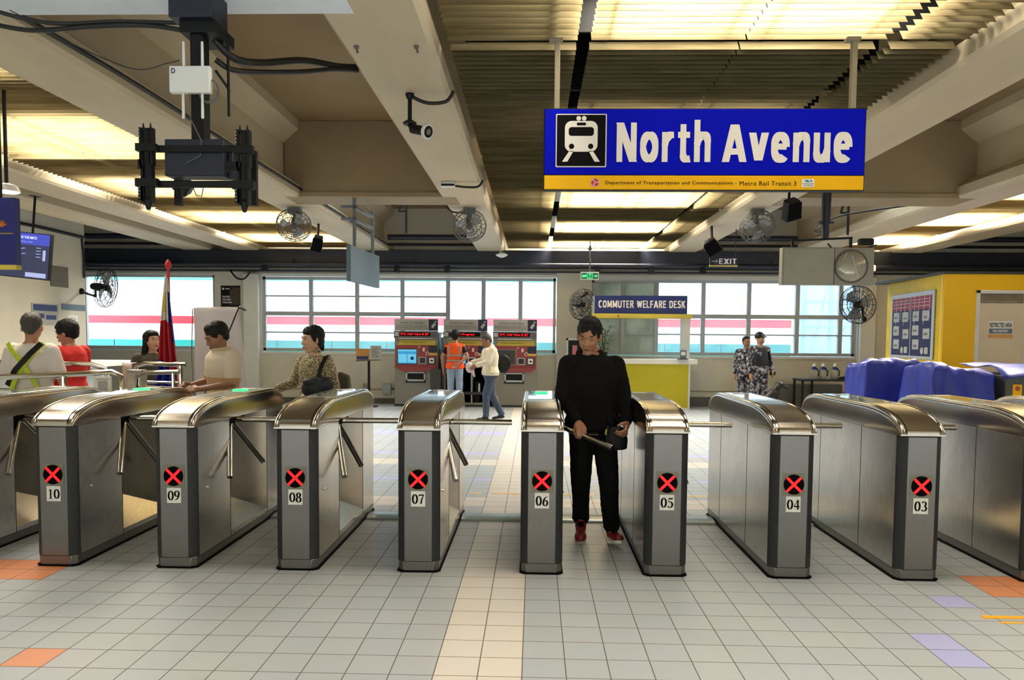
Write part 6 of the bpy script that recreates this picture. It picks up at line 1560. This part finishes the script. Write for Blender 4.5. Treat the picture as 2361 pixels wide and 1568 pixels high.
# ---- man in beige polo
def polo():
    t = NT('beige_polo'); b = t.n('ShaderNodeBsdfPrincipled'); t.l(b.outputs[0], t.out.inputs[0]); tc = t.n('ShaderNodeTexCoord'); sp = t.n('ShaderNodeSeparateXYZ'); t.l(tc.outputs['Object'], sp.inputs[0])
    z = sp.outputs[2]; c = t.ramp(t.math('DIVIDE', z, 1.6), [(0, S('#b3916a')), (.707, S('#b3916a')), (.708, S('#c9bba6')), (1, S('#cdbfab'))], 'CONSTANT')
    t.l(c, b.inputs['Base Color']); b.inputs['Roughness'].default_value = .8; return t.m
def polo_extra(t, J, hp, R):
    nk = J['neck']; b = MB(); b.tube([nk+V((.070*math.cos(a*2*PI/16), .072*math.sin(a*2*PI/16), .005+.012*math.sin(a*2*PI/16))) for a in range(16)], .014, 8, closed=True)
    b.bar(nk+V((-.03, -.065, .01)), nk+V((.03, -.085, -.05)), .045, .012, up=V((0, 1, 0))); b.build('collar', mat('polo_collar', '#c6b294', .8), t, smooth=60)
person('person', 'man in a beige polo shirt looking down at his hands, between turnstiles 10 and 09', (-2.84, 6.80, 0), -.75, 1.66,
    dict(head=(0, -.06, 1.495), neck=(0, -.025, 1.39), elL=(-.23, -.02, 1.10), elR=(.22, -.02, 1.09), wrL=(-.16, -.24, 1.06), wrR=(.10, -.25, 1.04), chest=(0, -.01, 1.22)),
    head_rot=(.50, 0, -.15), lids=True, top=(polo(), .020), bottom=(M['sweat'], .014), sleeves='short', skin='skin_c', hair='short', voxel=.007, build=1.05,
    hands=dict(L=dict(d=(.35, -.8, .05), n=(.6, .2, -.6), side=-1, curls=(45, 50, 52, 55)), R=dict(d=(-.45, -.75, .0), n=(-.5, .3, -.6), side=-1, curls=(40, 45, 50, 55))), extra=polo_extra)
# ---- woman in patterned top
def leopard():
    t = NT('leaf_print'); b = t.n('ShaderNodeBsdfPrincipled'); t.l(b.outputs[0], t.out.inputs[0]); p = t.pos((1, 1, 1))
    v = t.n('ShaderNodeTexVoronoi'); v.inputs['Scale'].default_value = 95; v.feature = 'F1'
    w = t.n('ShaderNodeVectorMath', operation='ADD'); nz = t.n('ShaderNodeTexNoise'); nz.inputs['Scale'].default_value = 30; t.l(p, nz.inputs['Vector'])
    sc = t.n('ShaderNodeVectorMath', operation='SCALE'); t.l(nz.outputs['Color'], sc.inputs[0]); sc.inputs['Scale'].default_value = .05
    t.l(p, w.inputs[0]); t.l(sc.outputs[0], w.inputs[1]); t.l(w.outputs[0], v.inputs['Vector'])
    c = t.ramp(v.outputs['Distance'], [(0, S('#1d1b17')), (.42, S('#3a3526')), (.47, S('#b8a883')), (1, S('#c4b694'))], 'CONSTANT'); t.l(c, b.inputs['Base Color']); b.inputs['Roughness'].default_value = .8; return t.m
def bagwoman(t, J, hp, R):
    nk = J['neck']; b = MB(); b.tube([nk+V((.056*math.cos(a*2*PI/16), .058*math.sin(a*2*PI/16), .03)) for a in range(16)], .014, 8, closed=True); b.cap(nk-V((0, 0, .02)), nk+V((0, 0, .04)), .060, .055, 16); b.build('turtle_neck', M['leaf'], t, smooth=80)
M['leaf'] = leopard()
person('person', 'woman in a brown leaf-print turtleneck with tied-back hair, between turnstiles 09 and 08', (-2.02, 6.86, 0), -.50, 1.60,
    dict(elL=(-.27, .0, 1.12), wrL=(-.31, -.20, 1.06), elR=(.22, .03, 1.10), wrR=(.13, -.14, 1.02), head=(-.005, -.02, 1.53)), head_rot=(.10, 0, -.30), top=(M['leaf'], .016), bottom=(M['sweat'], .012), female=True, hair='bun', skin='skin_b', voxel=.007,
    hands=dict(L=dict(d=(-.1, -.8, -.25), n=(0, .1, -1), side=1, curls=(12, 14, 16, 18)), R=dict(d=(-.6, -.6, -.1), n=(-.3, .4, -.7), side=-1, curls=(45, 48, 50, 52))), extra=bagwoman)
b = MB(); b.ell((0, 0, 0), (.14, .07, .10), None, 20, 12); b.ell((.05, 0, .03), (.11, .07, .08), None, 16, 10); b.ell((-.03, -.03, .06), (.09, .04, .04), None, 16, 10)
o = fuse(b, 'shoulder_bag', M['navybag'] if 'navybag' in M else mat('bag_navy', '#10131f', .55, var=.2), None, .008, 3, (-1.93, 6.62, 1.055)); tag(o, 'dark navy shoulder bag carried by the woman in the patterned top', 'bag')
b = MB(); strap(b, [V((.02, -.02, .06)), V((.03, -.01, .16)), V((.05, .03, .235)), V((.055, .11, .285)), V((.06, .19, .28))], .035, .008, V((0, 1, 0))); b.build('strap', M['black'], o)
b = MB(); b.prism([(-.06, 0), (.12, 0), (.10, .22), (.0, .26)], -.05, .05, 'y'); tag(b.build('backpack', mat('olive_pack', '#4b4739', .8), bev=.02, loc=(-1.86, 7.12, .93)), 'small olive bag behind the elbow of the woman in the patterned top', 'bag')

# ---- man in red, seen from behind, facing left
person('person', 'man in a bright red t-shirt, turned away at the railing on the left', (-4.93, 7.85, 0), -1.0+PI*.0-.85, 1.66,
    dict(elL=(-.21, -.06, 1.10), wrL=(-.17, -.30, 1.05), elR=(.24, .05, 1.10), wrR=(.20, -.10, .93), head=(0, -.04, 1.52)), head_rot=(.25, 0, .35), top=(mat('red_tee', '#c8231d', .8, var=.08), .020), bottom=(M['sweat'], .014), sleeves='short', skin='skin_a', hair='mop', voxel=.008)
# ---- guard with reflective straps, from behind
def straps(t, J, hp, R):
    b = MB(); y = .148; up = V((0, 1, 0))
    def ribbon(pts, w, m, nm, lift=0):
        bb = MB(); strap(bb, [V((x, yy+lift, z)) for x, yy, z in pts], w, .006, up); bb.build(nm, m, t)
    ribbon([(.15, .10, 1.395), (.10, .135, 1.33), (0, y, 1.20), (-.08, .142, 1.06), (-.12, .13, .97)], .040, M['hivis'], 'reflective_strap')
    ribbon([(-.15, .10, 1.395), (-.10, .135, 1.33), (0, y, 1.20), (.08, .142, 1.06), (.12, .13, .97)], .040, M['hivis'], 'reflective_strap', .003)
    ribbon([(-.165, .06, .97), (-.12, .13, .965), (0, .152, .96), (.12, .13, .965), (.165, .06, .97)], .045, M['hivis'], 'waist_band')
    ribbon([(-.14, .11, 1.395), (-.06, .15, 1.30), (.06, .16, 1.16), (.15, .12, 1.02)], .045, M['black'], 'bag_strap', .008)
M['hivis'] = mat('reflective_lime', '#b4c81e', .45, var=.15, vs=40)
person('person', 'guard in white shirt with lime reflective cross straps, at the left edge', (-4.66, 6.85, 0), PI+.12, 1.70,
    dict(elL=(-.22, -.02, 1.10), wrL=(-.17, -.20, .98), elR=(.22, -.02, 1.10), wrR=(.17, -.20, .98)), head_rot=(.15, 0, .2), top=(mat('white_shirt', '#d6cdc6', .8, var=.04), .020), bottom=(M['sweat'], .014), sleeves='short', skin='skin_a', hair='buzz', hairm='hair_g', voxel=.008, extra=straps)
# ---- woman behind the flag
person('person', 'woman with long dark hair in an olive top, standing behind the flag', (-4.38, 8.5, 0), .75, 1.56,
    dict(), head_rot=(-.08, 0, .25), top=(mat('olive_shirt', '#4a4838', .8, var=.1), .018), bottom=(mat('dark_skirt', '#1c1d2a', .8), .02), female=True, sleeves='short', hair='long', skin='skin_b', lowres=True, voxel=.009)
# ---- technician in orange vest at the open machine (from behind)
def vest(t, J, hp, R):
    for z in (1.03, 1.14):
        b = MB(); pts = [V((.165*1.13*math.cos(a/24*2*PI), .116*1.2*math.sin(a/24*2*PI)+.002, z)) for a in range(25)]; strap(b, pts, .012, .035, V((0, 0, 1))) ; b.build('reflective_band', M['silverband'], t)
    for q in (-1, 1): b = MB(); strap(b, [V((q*.11, .125, 1.34)), V((q*.115, .142, 1.2)), V((q*.11, .142, 1.14))], .035, .006, V((0, 1, 0))); b.build('reflective_strap', M['silverband'], t)
M['silverband'] = mat('silver_band', '#9a9189', .4, .2); M['orangev'] = mat('orange_vest', '#f2550f', .7, var=.05, emit='#f2550f', es=.0)
M['jeans_l'] = mat('pale_jeans', '#8fa3bb', .8, var=.15, vs=12); M['jeans_d'] = mat('dark_jeans', '#3e4c60', .8, var=.2, vs=14)
def tech(t, J, hp, R):
    vest(t, J, hp, R)
    b = MB(); 
    for q in 'LR': b.cap(J['sh'+q], J['sh'+q].lerp(J['el'+q], .5), .060, .055, 12)
    fuse(b, 'black_sleeves', M['black'], t, .009, 2)
    b = MB(); b.rings([(0, 0, .86, .178, .130), (0, 0, .93, .18, .132)], 24, 2.2); b.build('black_hem', M['black'], t, smooth=60)
person('person', 'technician in an orange reflective vest and pale jeans working at the open ticket machine', (-1.66, 15.75, 0), PI, 1.66,
    dict(elL=(-.27, .08, 1.12), wrL=(-.10, .17, .98), elR=(.27, .02, 1.10), wrR=(.25, -.04, .84)), top=(M['orangev'], .022), sleeves='none', bottom=(M['jeans_l'], .012), skin='skin_a', hair='mop', lowres=True, face=False, extra=tech,
    hands=dict(L=dict(d=(.6, .1, -.5), n=(0, 1, 0), side=1)))
# ---- man in white jacket, side view facing left
person('person', 'man in a white hooded jacket holding a plastic bag beside the ticket machines', (-.80, 13.75, 0), -1.25, 1.60,
    dict(hipL=(-.085, 0, .86), kneL=(-.09, .06, .47), ankL=(-.08, .26, .10), toeL=(-.09, .11, .03), kneR=(.09, -.10, .47), ankR=(.09, -.10, .085), toeR=(.10, -.25, .03),
         elL=(-.21, -.10, 1.13), wrL=(-.15, -.32, 1.10), elR=(.21, -.10, 1.12), wrR=(.15, -.30, 1.06), head=(0, -.08, 1.50), neck=(0, -.03, 1.39)), head_rot=(.5, 0, 0), top=(mat('white_jacket', '#d8cfb8', .8, var=.04), .028), bottom=(M['jeans_d'], .014), skin='skin_c', hair='buzz', hairm='hair_g', hood=True, lowres=True, build=1.1, shoes=('shoe_black', 'white'))
b = MB(); b.ell((0, 0, 0), (.07, .07, .10), None, 14, 10); b.cap((.02, .02, .02), (.09, .02, -.16), .05, .02); o = fuse(b, 'plastic_bag', mat('plastic_bag', '#c9b8b4', .3, var=.2, vs=10), None, .009, 3, (-1.17, 13.6, .98)); tag(o, 'pale plastic bag in the hands of the man in the white jacket', 'bag')
b = MB(); b.ell((0, 0, 0), (.14, .05, .17), None, 16, 10); b.ell((0, .02, -.02), (.10, .09, .12), None, 12, 8); o = fuse(b, 'backpack', M['black'], None, .01, 3, (-.57, 13.92, 1.04)); tag(o, 'black backpack worn on the back of the man in the white jacket', 'bag')
b = MB(); b.cap((0, 0, .02), (.12, .12, .2), .012, .012, 8); b.build('strap', M['black'], o)
# ---- two officers in grey camouflage and a black dog
def camo():
    t = NT('grey_camouflage'); b = t.n('ShaderNodeBsdfPrincipled'); t.l(b.outputs[0], t.out.inputs[0]); n_ = t.noise(t.pos(), 17, 3, .6)
    c = t.ramp(n_, [(0, S('#17181f')), (.42, S('#3b3c46')), (.50, S('#77767f')), (.58, S('#b3adae'))], 'CONSTANT'); t.l(c, b.inputs['Base Color']); b.inputs['Roughness'].default_value = .9; return t.m
M['camo'] = camo()
def officer(t, J, hp, R):
    b = MB(); b.rings([(0, 0, .98, .178, .142), (0, 0, 1.10, .178, .145), (0, 0, 1.26, .176, .145), (0, 0, 1.36, .135, .12)], 24, 2.6); b.build('tactical_vest', mat('vest_navy', '#0d1222', .7, var=.2), t, bev=.01, smooth=50)
    text('PCG', M['alu'], t, -.135, -.035, 1.23, 1.27, -.146, 'lettering', .03, .002)
    b = MB(); b.ell(hp(0, .02, .050), (.095, .108, .092), R, 20, 12); b.cap(hp(-.06, -.09, .05), hp(.06, -.09, .05), .014, n=8); fuse(b, 'cap', M['black'], t, .009, 2)
    b = MB(); strap(b, [V((.14, -.12, 1.28)), V((.19, -.1, 1.08)), V((.23, -.08, .86))], .03, .03, V((0, 1, 0))); b.bx(.19, .29, -.14, -.08, .80, .87); b.build('rifle', M['black'], t)
    b = MB(); b.ell(hp(0, -.05, -.04), (.055, .05, .05), R, 12, 8); b.build('face_mask', mat('mask_grey', '#6f6f6e', .8), t, smooth=80)
o1 = person('person', 'officer in grey camouflage with dark vest and cap, in front by the rear windows', (4.60, 15.5, 0), .25, 1.66, dict(elR=(.23, .0, 1.10), wrR=(.22, -.12, .90)), head_rot=(.1, 0, .2), top=(M['camo'], .022), bottom=(M['camo'], .026), skin='skin_a', hair=None, lowres=True, build=1.08, extra=officer)
o2 = person('person', 'officer in grey camouflage, half hidden behind the one in the dark vest', (4.47, 16.0, 0), -.3, 1.58, dict(), head_rot=(.1, 0, .5), top=(M['camo'], .020), bottom=(M['camo'], .024), skin='skin_c', hair='buzz', lowres=True, face=False)
def dog():
    t = empty('dog', (4.72, 15.2, 0), 'black dog sitting beside the officers with its head lowered to the right', 'dog')
    b = MB()
    b.ell((-.14, .02, .17), (.13, .12, .16), None, 16, 10)                 # haunches
    b.cap((-.10, .02, .22), (.10, 0, .44), .125, .115, 16)                    # sloping trunk to chest
    b.cap((.10, 0, .46), (.19, 0, .60), .085, .068, 14)                   # neck
    b.ell((.22, 0, .625), (.078, .064, .062), None, 14, 10)                # skull
    b.cap((.26, 0, .61), (.355, 0, .565), .038, .026, 12)                     # muzzle, pointing down to the right
    b.cap((.27, 0, .585), (.34, 0, .545), .024, .018, 10)
    for s_ in (-1, 1):
        b.cap((.12, s_*.06, .36), (.14, s_*.065, .20), .048, .034, 12); b.cap((.14, s_*.065, .20), (.145, s_*.065, .05), .030, .024, 12); b.cap((.145, s_*.065, .03), (.195, s_*.065, .024), .027, .022, 10)
        b.cap((-.12, s_*.11, .18), (.02, s_*.12, .12), .075, .045, 12); b.cap((.02, s_*.12, .11), (-.07, s_*.12, .04), .034, .026, 10); b.cap((-.07, s_*.12, .03), (.05, s_*.12, .026), .026, .022, 10)
        b.cap((.19, s_*.062, .66), (.18, s_*.082, .585), .022, .018, 8)          # hanging ears
    b.cap((-.24, .02, .09), (-.38, .06, .03), .028, .014, 10); b.cap((-.38, .06, .03), (-.46, .12, .025), .014, .008, 8)
    fuse(b, 'body', mat('dog_black', '#0a0a0b', .5, var=.3, vs=30), t, .009, 3)
    b = MB(); b.ell((.375, 0, .565), (.012, .015, .011), None, 10, 6); b.build('nose', M['blackmat'], t, smooth=80)
    b = MB()
    for s_ in (-1, 1): b.ell((.275, s_*.048, .640), (.008, .006, .008), None, 8, 6)
    b.build('eyes', M['eyed'], t, smooth=80)
    b = MB(); b.tube([V((.135, 0, .50))+V((.045*math.cos(a*2*PI/16), .082*math.sin(a*2*PI/16), -.055*math.cos(a*2*PI/16))) for a in range(16)], .010, 6, closed=True); b.build('collar', M['black'], t, smooth=80)
dog()
b = MB(); b.lathe([(.07, 0), (.085, .08), (.08, .08), (.066, .01)], (0, 0, 0)); tag(b.build('dog_bowl', M['alu'], loc=(5.02, 15.3, 0)), 'small grey bowl on the floor by the black dog', 'bowl')
